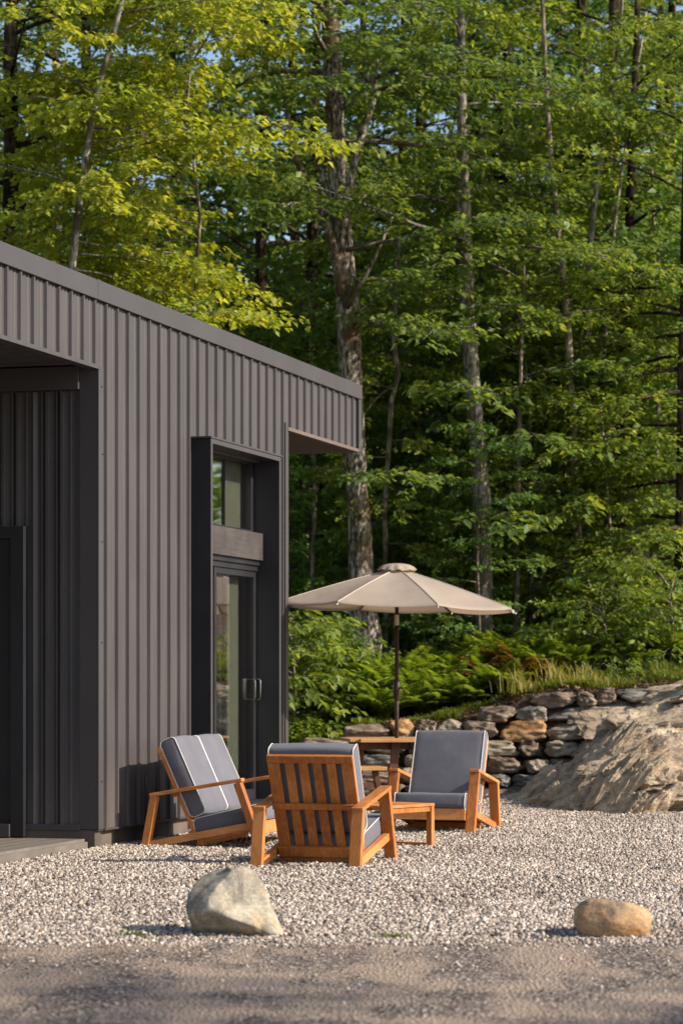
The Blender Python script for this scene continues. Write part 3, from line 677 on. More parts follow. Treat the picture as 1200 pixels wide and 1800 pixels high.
def parasol():
    root = empty('parasol', (UC.x, UC.y, 0)); tag(root, 'open beige canvas parasol with a dark pole standing through the patio table', 'parasol')
    MB().tube([(0, 0, 0.0), (0, 0, 1.78)], 0.019, 16).build('pole', M['pole'], root, smooth=True)
    MB().tube([(0, 0, 1.78), (0, 0, 1.88)], 0.021, 16).build('tilt_joint', M['canvas'], root, smooth=True)
    MB().tube([(0, 0, 1.88), (0.004, 0, 2.30)], 0.018, 16).build('upper_pole', M['pole'], root, smooth=True)
    mb = MB(); mb.tube([(0, 0, 1.08), (0, 0, 1.10), (0, 0, 1.27), (0, 0, 1.285)], [0.02, 0.032, 0.032, 0.02], 12); mb.tube([(0, 0, 1.2), (0.05, -0.04, 1.2), (0.075, -0.05, 1.17)], 0.009, 6)
    mb.build('crank', M['pole'], root, smooth=True)
    mb = MB(); mb.tube([(0, 0, -0.0), (0, 0, 0.05), (0, 0, 0.07)], [0.24, 0.23, 0.05], 24); mb.tube([(0, 0, 0.07), (0, 0, 0.32)], 0.03, 12); mb.build('base', M['pole'], root)
    # canopy
    n, R = 8, 1.165; z0, z1 = 1.955, 2.315; th0 = math.radians(-28)
    tilt = Matrix.Rotation(math.radians(1.6), 4, 'Y')
    def P(th, r, z): return tilt @ Vector((r * math.sin(th), -r * math.cos(th), z - z0)) + Vector((0, 0, z0))
    def surf(th_a, th_b, s, q):      # q across panel 0..1, s radius fraction
        a = P(th_a, R * s, 0); b = P(th_b, R * s, 0)
        p = a.lerp(b, q)
        zz = z0 + (z1 - z0) * (1 - s) + 0.012 * math.sin(math.pi * min(s, 1)) - 0.036 * 4 * q * (1 - q) * s
        p = p + tilt @ Vector((0, 0, zz - 0)) - Vector((0, 0, 0)); 
        if s > 0.85: p.z += 0.012 * 4 * q * (1 - q) * (s - 0.85) / 0.15
        return p
    mb = MB(); nr, nq = 14, 8
    for k in range(n):
        ta, tb = th0 + 2 * math.pi * k / n, th0 + 2 * math.pi * (k + 1) / n
        b = len(mb.v)
        for i in range(nr + 1):
            s = 0.08 + 0.92 * i / nr
            for j in range(nq + 1): mb.v.append(tuple(surf(ta, tb, s, j / nq)))
        for j in range(nq + 1):
            p = surf(ta, tb, 1.0, j / nq); mb.v.append((p.x * 1.002, p.y * 1.002, p.z - 0.010))
        for i in range(nr + 1):
            for j in range(nq):
                mb.f.append((b + i * (nq + 1) + j, b + i * (nq + 1) + j + 1, b + (i + 1) * (nq + 1) + j + 1, b + (i + 1) * (nq + 1) + j))
    # panel seams ride slightly proud
    cv = mb.build('canopy', M['canvas_t'], root, smooth=False)
    cv.data.polygons.foreach_set('use_smooth', [True] * len(cv.data.polygons))
    mb = MB()
    for k in range(n):
        ta = th0 + 2 * math.pi * k / n
        mb.tube([surf(ta, ta + 0.01, s, 0) + Vector((0, 0, 0.001)) for s in (0.1, 0.3, 0.5, 0.7, 0.85, 1.0)], 0.005, 5)
    mb.build('seam', M['canvas'], cv)
    # vent cap with ruffled edge
    mb = MB(); m_ = 48
    mb.v.append((0.004, 0, z1 + 0.045))
    for i, (r, z) in enumerate(((0.07, z1 + 0.040), (0.13, z1 + 0.026), (0.155, z1 + 0.008), (0.18, z1 - 0.022))):
        for j in range(m_):
            t = 2 * math.pi * j / m_; rf = 0.011 * math.sin(j * 2 * math.pi / 4 + 1.3 * math.sin(j)) * (i / 3) ** 1.5
            mb.v.append(((r + rf) * math.sin(t), -(r + rf) * math.cos(t), z + rf * 0.8))
    for j in range(m_):
        mb.f.append((0, 1 + j, 1 + (j + 1) % m_))
        for i in range(3):
            a = 1 + i * m_; mb.f.append((a + j, a + m_ + j, a + m_ + (j + 1) % m_, a + (j + 1) % m_))
    mb.build('vent_cap', M['canvas_t'], cv, smooth=True)
    for k in range(n):
        ta = th0 + 2 * math.pi * k / n
        pts = [surf(ta, ta + 0.01, s, 0) - Vector((0, 0, 0.018)) for s in (0.06, 0.3, 0.5, 0.7, 0.85, 1.0)]
        rb = MB(); rb.tube(pts, 0.007, 6); r_ = rb.build('rib', M['pole'], root)
        st = MB(); st.tube([(0, 0, 1.99), pts[2]], 0.006, 6); st.build('strut', M['pole'], r_)
        e = MB(); e.tube([pts[-1], pts[-1] * 1.0 + (pts[-1] - pts[-2]).normalized() * 0.02], 0.007, 6); e.build('rib_tip', M['piping'], r_)
def mat_canvas_t():
    m = mat_noise('translucent_canvas', [(0.3, (0.41, 0.345, 0.285)), (0.7, (0.48, 0.41, 0.34))], scale=3, rough=0.9, bump=0.35, bscale=6, bdist=0.02)  # canopy cloth: beige canvas with a translucent share
    N, L = m.node_tree.nodes, m.node_tree.links
    p = [x for x in N if x.type == 'BSDF_PRINCIPLED'][0]; o = [x for x in N if x.type == 'OUTPUT_MATERIAL'][0]
    t = N.new('ShaderNodeBsdfTranslucent'); t.inputs[0].default_value = (0.55, 0.40, 0.28, 1)
    mx = N.new('ShaderNodeMixShader'); mx.inputs[0].default_value = 0.3
    L.new(p.outputs[0], mx.inputs[1]); L.new(t.outputs[0], mx.inputs[2]); L.new(mx.outputs[0], o.inputs[0])
    return m
M['canvas_t'] = mat_canvas_t()
parasol()

# ------------------------------------------------------------------ rocks
def mat_rock(name, stops, vein=None, scale=3.0, stretch=(1, 1, 1), bump=0.8, bdist=0.03, rot=(0, 0, 0), spots=0.0):
    m, N, L = newmat(name)
    tc = N.new('ShaderNodeTexCoord'); mp = N.new('ShaderNodeMapping'); mp.inputs['Scale'].default_value = stretch; mp.inputs['Rotation'].default_value = rot
    L.new(tc.outputs['Object'], mp.inputs[0])
    a = N.new('ShaderNodeTexNoise'); a.inputs['Scale'].default_value = scale; a.inputs['Detail'].default_value = 10; a.inputs['Roughness'].default_value = 0.62; a.inputs['Distortion'].default_value = 0.8
    L.new(mp.outputs[0], a.inputs['Vector'])
    r = ramp(N, stops); L.new(a.outputs[0], r.inputs[0]); out = r.outputs[0]
    f = N.new('ShaderNodeTexNoise'); f.inputs['Scale'].default_value = scale * 14; f.inputs['Detail'].default_value = 6
    L.new(mp.outputs[0], f.inputs['Vector'])
    if vein:
        v = N.new('ShaderNodeTexNoise'); v.inputs['Scale'].default_value = scale * 0.55; v.inputs['Detail'].default_value = 5; v.inputs['Distortion'].default_value = 1.5
        L.new(mp.outputs[0], v.inputs['Vector'])
        rv = ramp(N, [(0.52, (0, 0, 0)), (0.64, (1, 1, 1))]); L.new(v.outputs[0], rv.inputs[0])
        mx = N.new('ShaderNodeMixRGB'); L.new(rv.outputs[0], mx.inputs[0]); L.new(out, mx.inputs[1]); mx.inputs[2].default_value = (*vein, 1); out = mx.outputs[0]
    hs = N.new('ShaderNodeMixRGB'); hs.blend_type = 'MULTIPLY'; hs.inputs[0].default_value = 0.55
    rf = ramp(N, [(0.35, (0.55, 0.55, 0.55)), (0.6, (1.15, 1.15, 1.15))]); L.new(f.outputs[0], rf.inputs[0])
    L.new(out, hs.inputs[1]); L.new(rf.outputs[0], hs.inputs[2])
    b = N.new('ShaderNodeBsdfPrincipled'); L.new(hs.outputs[0], b.inputs['Base Color']); b.inputs['Roughness'].default_value = 0.88; b.inputs['Specular IOR Level'].default_value = 0.25
    bp = N.new('ShaderNodeBump'); bp.inputs['Strength'].default_value = bump; bp.inputs['Distance'].default_value = bdist
    L.new(a.outputs[0], bp.inputs['Height'])
    bp2 = N.new('ShaderNodeBump'); bp2.inputs['Strength'].default_value = 0.5; bp2.inputs['Distance'].default_value = bdist * 0.25
    L.new(f.outputs[0], bp2.inputs['Height']); L.new(bp.outputs[0], bp2.inputs['Normal']); L.new(bp2.outputs[0], b.inputs['Normal'])
    o = N.new('ShaderNodeOutputMaterial'); L.new(b.outputs[0], o.inputs[0])
    return m

def rock(name, size, seed, mat, parent=None, power=3.0, amp=0.10, fr=2.2, sub=24, planes=7, fnoise=0.02, loc=(0, 0, 0), rot=(0, 0, 0), outline=None):
    """angular weathered stone: superellipsoid cut by random planes, then displaced; the result is scaled to size"""
    rng = random.Random(seed); pl = []
    for k in range(planes):
        v = Vector((rng.gauss(0, 1), rng.gauss(0, 1), rng.gauss(0, 1))).normalized(); pl.append((v, rng.uniform(0.72, 0.95)))
    vs = {}; V = []; Fc = []
    def vid(p):
        k = (round(p[0], 6), round(p[1], 6), round(p[2], 6))
        if k not in vs: vs[k] = len(V); V.append(Vector(p))
        return vs[k]
    n = max(4, sub // 2)
    for ax in range(3):
        for sg in (-1, 1):
            for i in range(n):
                for j in range(n):
                    q = []
                    for a, b in ((i, j), (i + 1, j), (i + 1, j + 1), (i, j + 1)):
                        p = [0, 0, 0]; p[ax] = sg; p[(ax + 1) % 3] = (-1 + 2 * a / n); p[(ax + 2) % 3] = (-1 + 2 * b / n) * sg
                        q.append(vid(p))
                    Fc.append(tuple(q))
    off = Vector((seed * 3.7, seed * 1.3, seed * 2.1))
    out = []
    for p in V:
        r = (abs(p.x) ** power + abs(p.y) ** power + abs(p.z) ** power) ** (-1 / power); q = p * r
        for v, d in pl:
            e = q.dot(v) - d
            if e > 0: q = q - v * e * 0.9
        q = q * (1 + amp * noise.fractal(q * fr + off, 1.0, 2.0, 3)) 
        q = q * (1 + fnoise * noise.noise(q * 7 + off))
        out.append(q)
    mx = [max(abs(min(q[i] for q in out)), max(q[i] for q in out)) for i in range(3)]
    if outline:
        nb = 24; lo = [0.0] * (nb + 1); hi = [0.0] * (nb + 1)
        for q in out:
            k = int(round((q.z / mx[2] + 1) / 2 * nb)); lo[k] = min(lo[k], q.x / mx[0]); hi[k] = max(hi[k], q.x / mx[0])
        res = []
        for q in out:
            zz = q.z / mx[2]; t = (zz + 1) / 2 * nb
            l = float(np.interp(t, range(nb + 1), lo)); h_ = float(np.interp(t, range(nb + 1), hi))
            res.append(outline(Vector((q.x / mx[0], q.y / mx[1], zz)), min(l, -0.25), max(h_, 0.25)))
        out = res; mx = [1, 1, 1]
    R = Matrix.Rotation(rot[2], 3, 'Z') @ Matrix.Rotation(rot[1], 3, 'Y') @ Matrix.Rotation(rot[0], 3, 'X')
    mb = MB(); mb.v = [tuple(R @ Vector((q.x / mx[0] * size[0] / 2, q.y / mx[1] * size[1] / 2, q.z / mx[2] * size[2] / 2))) for q in out]; mb.f = Fc
    o = mb.build(name, mat, parent, smooth=True); o.location = loc
    return o

M['rock_grey'] = mat_rock('grey_green_boulder', [(0.36, (0.19, 0.17, 0.135)), (0.5, (0.34, 0.305, 0.24)), (0.62, (0.49, 0.43, 0.335))], vein=(0.44, 0.34, 0.22), scale=5, bump=0.5, bdist=0.012)
M['rock_tan'] = mat_rock('tan_orange_boulder', [(0.38, (0.24, 0.19, 0.14)), (0.5, (0.44, 0.29, 0.165)), (0.62, (0.55, 0.35, 0.18))], vein=(0.48, 0.24, 0.10), scale=5, bump=0.5, bdist=0.012)
def front_rocks():
    # big boulder: outline px 327..507 wide, 1527..1650 high; Y = 13.1
    ZZ = [-1.0, -0.75, -0.4, 0.0, 0.3, 0.6, 0.85, 1.0]; XL = [-0.74, -0.82, -0.90, -1.0, -0.98, -0.84, -0.58, -0.30]; XR = [0.88, 1.0, 0.82, 0.68, 0.60, 0.50, 0.40, 0.20]
    def shape(q, l, h_):
        a, b = float(np.interp(q.z, ZZ, XL)), float(np.interp(q.z, ZZ, XR))
        x = a + (q.x - l) / (h_ - l) * (b - a)
        return Vector((x, q.y * (1 - 0.2 * max(0, q.z)), q.z))
    o = rock('boulder', (0.51, 0.42, 0.41), 12, M['rock_grey'], power=3.2, amp=0.09, fr=1.6, sub=72, planes=9, fnoise=0.012, loc=(-0.515, 13.25, 0.138), outline=shape)
    tag(o, 'large angular grey boulder at the left edge of the gravel', 'boulder')
    def shape2(q, l, h_):
        return Vector((q.x, q.y, q.z - (0.22 * q.x if q.x > 0 else 0)))
    o = rock('boulder', (0.385, 0.30, 0.225), 31, M['rock_tan'], power=2.3, amp=0.07, fr=1.3, sub=64, planes=5, fnoise=0.008, loc=(1.34, 13.15, 0.088), outline=shape2)
    tag(o, 'smaller rounded orange tan boulder at the right edge of the gravel', 'boulder')
front_rocks()

# ------------------------------------------------------------------ stone wall and bank
WY = 29.0
def wall_top(x):
    ks = [(-3, 0.25), (-0.9, 0.42), (-0.35, 0.55), (0.1, 0.70), (0.6, 0.80), (1.2, 0.84), (1.6, 0.92), (2.0, 1.12), (2.5, 1.20), (3.0, 1.18), (3.6, 1.25), (6, 1.35), (20, 1.3)]
    for (a, b), (c, d) in zip(ks, ks[1:]):
        if a <= x <= c: return b + (d - b) * (x - a) / (c - a)
    return ks[0][1] if x < ks[0][0] else ks[-1][1]
WALLM = [
    mat_rock('wall_stone_grey', [(0.38, (0.10, 0.092, 0.08)), (0.5, (0.21, 0.19, 0.165)), (0.63, (0.37, 0.34, 0.29))], scale=4, stretch=(0.6, 1, 2.0)),
    mat_rock('wall_stone_brown', [(0.38, (0.10, 0.07, 0.052)), (0.5, (0.20, 0.15, 0.11)), (0.63, (0.34, 0.26, 0.195))], scale=4, stretch=(0.6, 1, 2.0)),
    mat_rock('wall_stone_tan', [(0.38, (0.16, 0.13, 0.09)), (0.5, (0.31, 0.26, 0.19)), (0.63, (0.46, 0.39, 0.29))], vein=(0.15, 0.12, 0.085), scale=4, stretch=(0.6, 1, 2.0)),
    mat_rock('wall_stone_rust', [(0.38, (0.17, 0.085, 0.035)), (0.5, (0.36, 0.20, 0.085)), (0.63, (0.48, 0.32, 0.17))], vein=(0.17, 0.14, 0.10), scale=4, stretch=(0.6, 1, 2.0)),
    mat_rock('wall_stone_blue', [(0.38, (0.11, 0.11, 0.105)), (0.5, (0.20, 0.20, 0.19)), (0.63, (0.30, 0.295, 0.275))], scale=4, stretch=(0.6, 1, 2.0))]
def stone_wall():
    root = empty('stone_wall', (1.2, WY, 0)); tag(root, 'low dry stacked wall of brown and grey boulders holding back the bank', 'stone wall')
    rng = random.Random(7); z = -0.06; row = 0; cnt = 0
    while z < 1.15 and cnt < 98:
        hgt = rng.uniform(0.15, 0.22)
        x = -1.15 + rng.uniform(-0.25, 0)
        while x < 3.9:
            wd = rng.choice([rng.uniform(0.2, 0.36), rng.uniform(0.36, 0.6), rng.uniform(0.5, 0.85)])
            cx = x + wd / 2; t = wall_top(cx)
            hh = hgt * rng.uniform(0.9, 1.12)
            if z + hh * 0.55 < t:
                if z + hh > t + 0.04: hh = max(0.12, t + 0.03 - z)
                mi = rng.choices(range(5), [2.4, 5, 4, 1.0, 0.6])[0]
                o = rock('stone', (wd * 1.07, rng.uniform(0.34, 0.5), hh * 1.15), 100 + cnt, WALLM[mi], root, power=rng.uniform(3.6, 7.0), amp=0.17, fr=2.1, sub=32,
                         planes=rng.randint(5, 9), fnoise=0.05, loc=(cx - 1.2, rng.uniform(-0.05, 0.05) + 0.09 * row, z + hh / 2 + 0.004 + 0.02 * math.sin(cx * 2.3)), rot=(0, rng.uniform(-0.07, 0.07), rng.uniform(-0.12, 0.12)))
                cnt += 1
            x += wd
        z += hgt * 0.985; row += 1
stone_wall()

def ssm(a, b, x):
    t = min(1, max(0, (x - a) / (b - a))); return t * t * (3 - 2 * t)
def bank_z(x, y):
    t = wall_top(x)
    y0 = WY + 0.12
    if y < y0: return -0.05
    front = ssm(y0, y0 + 0.55 + 0.9 * (x < -0.6), y)
    z = t * front + 0.10 * max(0, y - y0 - 0.5) * min(1, 1)
    z += 0.07 * noise.noise(Vector((x * 0.9, y * 0.9, 0))) * ssm(y0 + 0.3, y0 + 1.5, y) + 0.02 * noise.noise(Vector((x * 5, y * 5, 2)))
    return z - 0.03
def build_bank():
    xs = list(np.arange(-24, -3, 1.0)) + list(np.arange(-3, 6, 0.09)) + list(np.arange(6, 34, 1.0))
    ys = list(np.arange(WY + 0.06, 33, 0.1)) + list(np.arange(33, 45, 0.6)) + list(np.arange(45, 130, 5.0))
    mb = MB(); nx = len(xs)
    for y in ys:
        for x in xs: mb.v.append((x, y, bank_z(x, y)))
    for j in range(len(ys) - 1):
        for i in range(nx - 1): a = j * nx + i; mb.f.append((a, a + 1, a + nx + 1, a + nx))
    o = mb.build('hillside', M['soil'], smooth=True); o['kind'] = 'structure'
build_bank()

def bedrock():
    m = mat_rock('banded_ledge_rock', [(0.36, (0.19, 0.16, 0.12)), (0.45, (0.28, 0.225, 0.16)), (0.54, (0.44, 0.345, 0.235)), (0.66, (0.57, 0.465, 0.33))], vein=(0.40, 0.30, 0.20),
                 scale=2.6, stretch=(1.0, 1.4, 2.2), rot=(0.0, 0.75, 0.0), bump=0.9, bdist=0.035)
    x0, x1, y0, y1, st = 1.45, 7.4, 24.2, 31.4, 0.026
    nx = int((x1 - x0) / st); ny = int((y1 - y0) / (st * 1.5))
    def yf(x):
        ks = [(1.4, 28.6), (1.65, 27.4), (1.92, 26.2), (2.3, 25.4), (2.65, 24.9), (3.3, 25.4), (4.2, 25.0), (8, 24.6)]
        for (a, b), (c, d) in zip(ks, ks[1:]):
            if a <= x <= c: return b + (d - b) * (x - a) / (c - a)
        return ks[-1][1]
    SX = [1.2, 1.66, 1.81, 2.07, 2.33, 2.54, 2.62, 2.8, 3.14, 3.31, 3.66, 4.4, 6, 8]; SZ = [-0.4, -0.03, 0.05, 0.15, 0.28, 0.44, 0.52, 0.62, 0.79, 0.92, 1.14, 1.35, 1.55, 1.7]
    mb = MB(); HT = {}
    for j in range(ny + 1):
        y = y0 + (y1 - y0) * j / ny
        for i in range(nx + 1):
            x = x0 + (x1 - x0) * i / nx
            wob = 0.12 * noise.noise(Vector((x * 2.3, y * 2.3, 5)))
            u = x - 1.62 + wob - 0.03 * max(0, y - 28); v = y - yf(x) + wob
            xe = x + wob * 0.7; hu = float(np.interp(xe, SX, SZ)) + 0.02 * max(0, y - 29)
            hv = 0.10 * (1 - math.exp(-6 * max(v, -0.1))) + 0.40 * v if v > 0 else v
            k = 0.10; hmn = min(hu, hv) - k * max(0, 1 - abs(hu - hv) / 0.5) ** 2 * 0.5
            edge = ssm(-0.02, 0.25, hmn)
            d = 0.14 * noise.noise(Vector((x * 0.8, y * 0.6, 2))) + 0.055 * noise.fractal(Vector((x * 2.2, y * 1.8, 2)), 0.7, 2.1, 6)
            if i == 0 and False: pass
            z = hmn - 0.02 + d * (0.25 + 0.75 * edge)
            HT[(i, j)] = z
            mb.v.append((x, y, z))
    for j in range(ny):
        for i in range(nx): q = j * (nx + 1) + i; mb.f.append((q, q + 1, q + nx + 2, q + nx + 1))
    # ledges: tilted slabs stepping out of the mass, all one rock
    rs = random.Random(23)
    def hz(x, y):
        i = int((x - x0) / (x1 - x0) * nx); j = int((y - y0) / (y1 - y0) * ny)
        return HT.get((min(max(i, 0), nx), min(max(j, 0), ny)), 0)
    plan = []
    for k in range(64):                      # the steep nose at the left: beds run up to the right
        x = rs.uniform(1.95, 2.95); y = yf(x) + 0.10 + rs.random() ** 1.3 * (29.3 - yf(x))
        plan.append((x, y, rs.uniform(0.35, 0.95), rs.uniform(0.18, 0.42), rs.uniform(0.14, 0.28), -math.radians(rs.uniform(30, 50)), rs.uniform(-0.25, 0.35), 0.03))
    for k in range(40):                      # flatter, broader beds at the right
        x = rs.uniform(2.8, 5.6); y = yf(x) + 0.05 + rs.random() ** 1.1 * (29.6 - yf(x))
        plan.append((x, y, rs.uniform(0.7, 1.7), rs.uniform(0.5, 1.1), rs.uniform(0.18, 0.34), -math.radians(rs.uniform(4, 24)), rs.uniform(-0.3, 0.4), 0.07))
    for q, (x, y, L_, W_, H_, ry, rzz, sink) in enumerate(plan):
        t = rock('slab', (L_, W_, H_), 300 + q, m, power=rs.uniform(5, 9), amp=0.20, fr=2.6, sub=44, planes=rs.randint(9, 14), fnoise=0.035)
        Rm = Matrix.Rotation(rzz, 3, 'Z') @ Matrix.Rotation(ry, 3, 'Y') @ Matrix.Rotation(rs.uniform(-0.1, 0.6), 3, 'X')
        c = Vector((x, y, hz(x, y) - sink * H_ / 0.25 * 0.5 - 0.05 * ssm(27.2, 28.8, y))); b = len(mb.v)
        for v in t.data.vertices:
            w_ = Rm @ v.co + c
            w_ += Vector((0, -1, 0.6)) * 0.022 * 0.35 * noise.fractal(Vector(((w_.x * 0.77 - w_.z * 0.62) * 13, (w_.x * 0.62 + w_.z * 0.77) * 2.5, w_.y * 4)), 0.8, 2.0, 4)
            mb.v.append(tuple(w_))
        mb.f += [tuple(b + i for i in p.vertices) for p in t.data.polygons]
        me_ = t.data; bpy.data.objects.remove(t); bpy.data.meshes.remove(me_)
    o = mb.build('rock_outcrop', m, smooth=False)
    tag(o, 'large tan bedrock outcrop with tilted layers rising out of the gravel at the right', 'rock outcrop')
bedrock()

# ------------------------------------------------------------------ foliage generators
def leaf_mesh(name, P, D, Nn, Ln, Wd, tint, mat):
    """P base points, D direction, Nn normal; folded two-facet leaf with a drooping tip"""
    S = np.cross(D, Nn); S /= (np.linalg.norm(S, axis=1)[:, None] + 1e-9)
    Nn = np.cross(S, D)
    L_, W_ = Ln[:, None], Wd[:, None]
    tip = P + D * L_ - Nn * L_ * 0.12
    mid = P + D * L_ * 0.45
    l = mid + S * W_ * 0.5 + Nn * W_ * 0.14; r = mid - S * W_ * 0.5 + Nn * W_ * 0.14
    n = len(P); V = np.stack([P, r, tip, l], 1).reshape(-1, 3)
    b = np.arange(n)[:, None] * 4
    Fc = np.stack([b + [0, 1, 2], b + [0, 2, 3]], 1).reshape(-1, 3)
    return np_mesh(name, V, Fc, mat, np.repeat(tint, 2))

def twigs_to_leaves(tw, rng, leaf, nl, droop=0.25, spread=0.35, wr=0.62, tmean=0.5, name='crown', mat=None, patch=1.2):
    tw = np.array(tw, float)                      # ox oy oz dx dy dz len
    k = len(tw); nl = nl + 5; idx = np.repeat(np.arange(k), nl); n = len(idx)
    o, d, ln = tw[idx, :3], tw[idx, 3:6], tw[idx, 6:7]
    s = rng.random((n, 1)) ** 0.8
    up = np.array([[0, 0, 1.0]])
    side = np.cross(d, up); side /= (np.linalg.norm(side, axis=1)[:, None] + 1e-6)
    sg = np.where(rng.random((n, 1)) < 0.5, -1, 1)
    P = o + d * ln * s + rng.normal(0, 0.025, (n, 3))
    D = d * 0.65 + side * sg * 0.85 + rng.normal(0, 0.3, (n, 3)) + np.array([[0, 0, -droop]])
    D /= np.linalg.norm(D, axis=1)[:, None]
    Nn = up + rng.normal(0, spread, (n, 3)); Nn /= np.linalg.norm(Nn, axis=1)[:, None]
    Ln = leaf * 1.06 * rng.uniform(0.65, 1.25, n); Wd = Ln * wr * rng.uniform(0.8, 1.2, n)
    tt = rng.normal(tmean, 0.16, k)[idx] + rng.normal(0, 0.13, n)
    return leaf_mesh(name, P, D, Nn, Ln, Wd, np.clip(tt, 0, 1), mat)

def rot_z(v, a):
    c, s = math.cos(a), math.sin(a); return Vector((v.x * c - v.y * s, v.x * s + v.y * c, v.z))

class Tree:
    """grows limbs and leafy sprays from a trunk polyline"""
    def __init__(s, trunk, seed):
        s.trunk = [(Vector(p), r) for p, r in trunk]; s.r = random.Random(seed); s.np = np.random.default_rng(seed); s.mb = MB(); s.tw = []
    def bark(s, n=12, gnarl=0.05):
        pts, rad = [], []
        for (a, ra), (b, rb) in zip(s.trunk, s.trunk[1:]):
            k = max(2, int((b - a).length / 0.35))
            for i in range(k): pts.append(a.lerp(b, i / k) + Vector((noise.noise(Vector((0, i * .7, a.z))), noise.noise(Vector((5, i * .7, a.z))), 0)) * ra * 0.25); rad.append((ra + (rb - ra) * i / k) * (1 + gnarl * noise.noise(Vector((a.z * 2 + i, 1, a.x)))))
        pts.append(s.trunk[-1][0]); rad.append(s.trunk[-1][1])
        s.mb.tube(pts, rad, n)
    def at(s, z):
        for (a, ra), (b, rb) in zip(s.trunk, s.trunk[1:]):
            if a.z <= z <= b.z: t = (z - a.z) / max(b.z - a.z, 1e-6); return a.lerp(b, t), ra + (rb - ra) * t
        return s.trunk[-1]
    def curve(s, p, d, L, k, lift, wob=0.12):
        pts = [Vector(p)]; d = Vector(d).normalized()
        for i in range(k):
            d = (d + Vector((s.r.gauss(0, wob), s.r.gauss(0, wob), s.r.gauss(0, wob * 0.5) + lift / k))).normalized()
            pts.append(pts[-1] + d * L / k)
        return pts
    def limb(s, p, d, L, rad, lift=-0.5, subs=7, subl=0.5, twl=0.42, dense=1.0, draw_twigs=True):
        k = max(4, int(L / 0.35)); pts = s.curve(p, d, L, k, lift)
        s.mb.tube(pts, [max(0.004, rad * (1 - 0.88 * i / k)) for i in range(k + 1)], 6 if rad > 0.03 else 4)
        for q in range(subs):
            f = 0.18 + 0.82 * (q + s.r.random()) / subs; i = min(k - 1, int(f * k)); a = pts[i].lerp(pts[i + 1], f * k - i)
            dd = (pts[i + 1] - pts[i]).normalized(); sg = 1 if q % 2 else -1
            sd = rot_z(dd, sg * s.r.uniform(0.5, 1.15)); sd.z = sd.z * 0.4 + s.r.uniform(-0.15, 0.18)
            sl = L * subl * (1.08 - 0.55 * f) * s.r.uniform(0.7, 1.2); sl = max(sl, 0.35)
            kk = max(3, int(sl / 0.28)); sp = s.curve(a, sd, sl, kk, lift * 0.5)
            s.mb.tube(sp, [max(0.0025, rad * 0.32 * (1 - 0.85 * i2 / kk)) for i2 in range(kk + 1)], 3)
            nt = max(3, int(sl / 0.13 * dense))
            for t in range(nt):
                g = 0.12 + 0.88 * (t + s.r.random() * 0.8) / nt; i3 = min(kk - 1, int(g * kk)); c = sp[i3].lerp(sp[i3 + 1], g * kk - i3)
                d3 = rot_z((sp[i3 + 1] - sp[i3]).normalized(), (1 if t % 2 else -1) * s.r.uniform(0.2, 1.2)); d3.z = d3.z * 0.5 + s.r.uniform(-0.28, 0.12)
                d3.normalize(); s.tw.append((*c, *d3, twl * s.r.uniform(0.6, 1.2)))
    def finish(s, name, label, cat, leafmat, barkmat, leaf=0.085, nl=9, group=None, droop=0.25, spread=0.4, wr=0.62, tmean=0.5, loc=(0, 0, 0)):
        root = empty(name, loc); tag(root, label, cat, group)
        s.mb.build('trunk', barkmat, root, smooth=True)
        if s.tw:
            me = twigs_to_leaves(s.tw, s.np, leaf, nl, droop, spread, wr, tmean, 'crown', leafmat)
            link(bpy.data.objects.new('crown', me), root)
        return root

def ring_limbs(t, z0, z1, n, L0, L1, e0=0.5, e1=0.9, seed=0, rf=0.35, az=None, **kw):
    for i in range(n):
        f = (i + t.r.random() * 0.7) / n; z = z0 + (z1 - z0) * f; p, r = t.at(z)
        a = i * 2.4 + t.r.uniform(-0.4, 0.4) if az is None else t.r.uniform(*az)
        e = e0 + (e1 - e0) * f + t.r.uniform(-0.15, 0.15)
        d = Vector((math.cos(a) * math.cos(e), math.sin(a) * math.cos(e), math.sin(e)))
        L = (L0 + (L1 - L0) * f) * t.r.uniform(0.75, 1.2)
        t.limb(p, d, L, max(0.012, min(r * rf, 0.016 * L + 0.006)), **kw)

def copy_thing(src, loc, rz, sc=1.0, label=None):
    c = src.copy(); COL.objects.link(c); c.location = loc; c.rotation_euler = (0, 0, rz); c.scale = (sc, sc, sc)
    if label: c['label'] = label
    for ch in src.children:
        d = ch.copy(); COL.objects.link(d); d.parent = c
        for g in ch.children:
            e = g.copy(); COL.objects.link(e); e.parent = d
    return c

def traced(pts, Y, base_ext=True):            # [(x, y, width px)] top-last in photo pixels -> trunk list
    out = []
    for (x, y, wd) in pts:
        out.append((px(x, y, Y), wd / 2 / F * Y))
    return out
def rooted(tr, Y):                             # extend down into the ground
    p, r = tr[0]; g = bank_z(p.x, Y) - 0.2
    return [(Vector((p.x, Y, g)), r * 1.25), (Vector((p.x, Y, g + 0.35)), r * 1.08)] + [q for q in tr if q[0].z > g + 0.5]

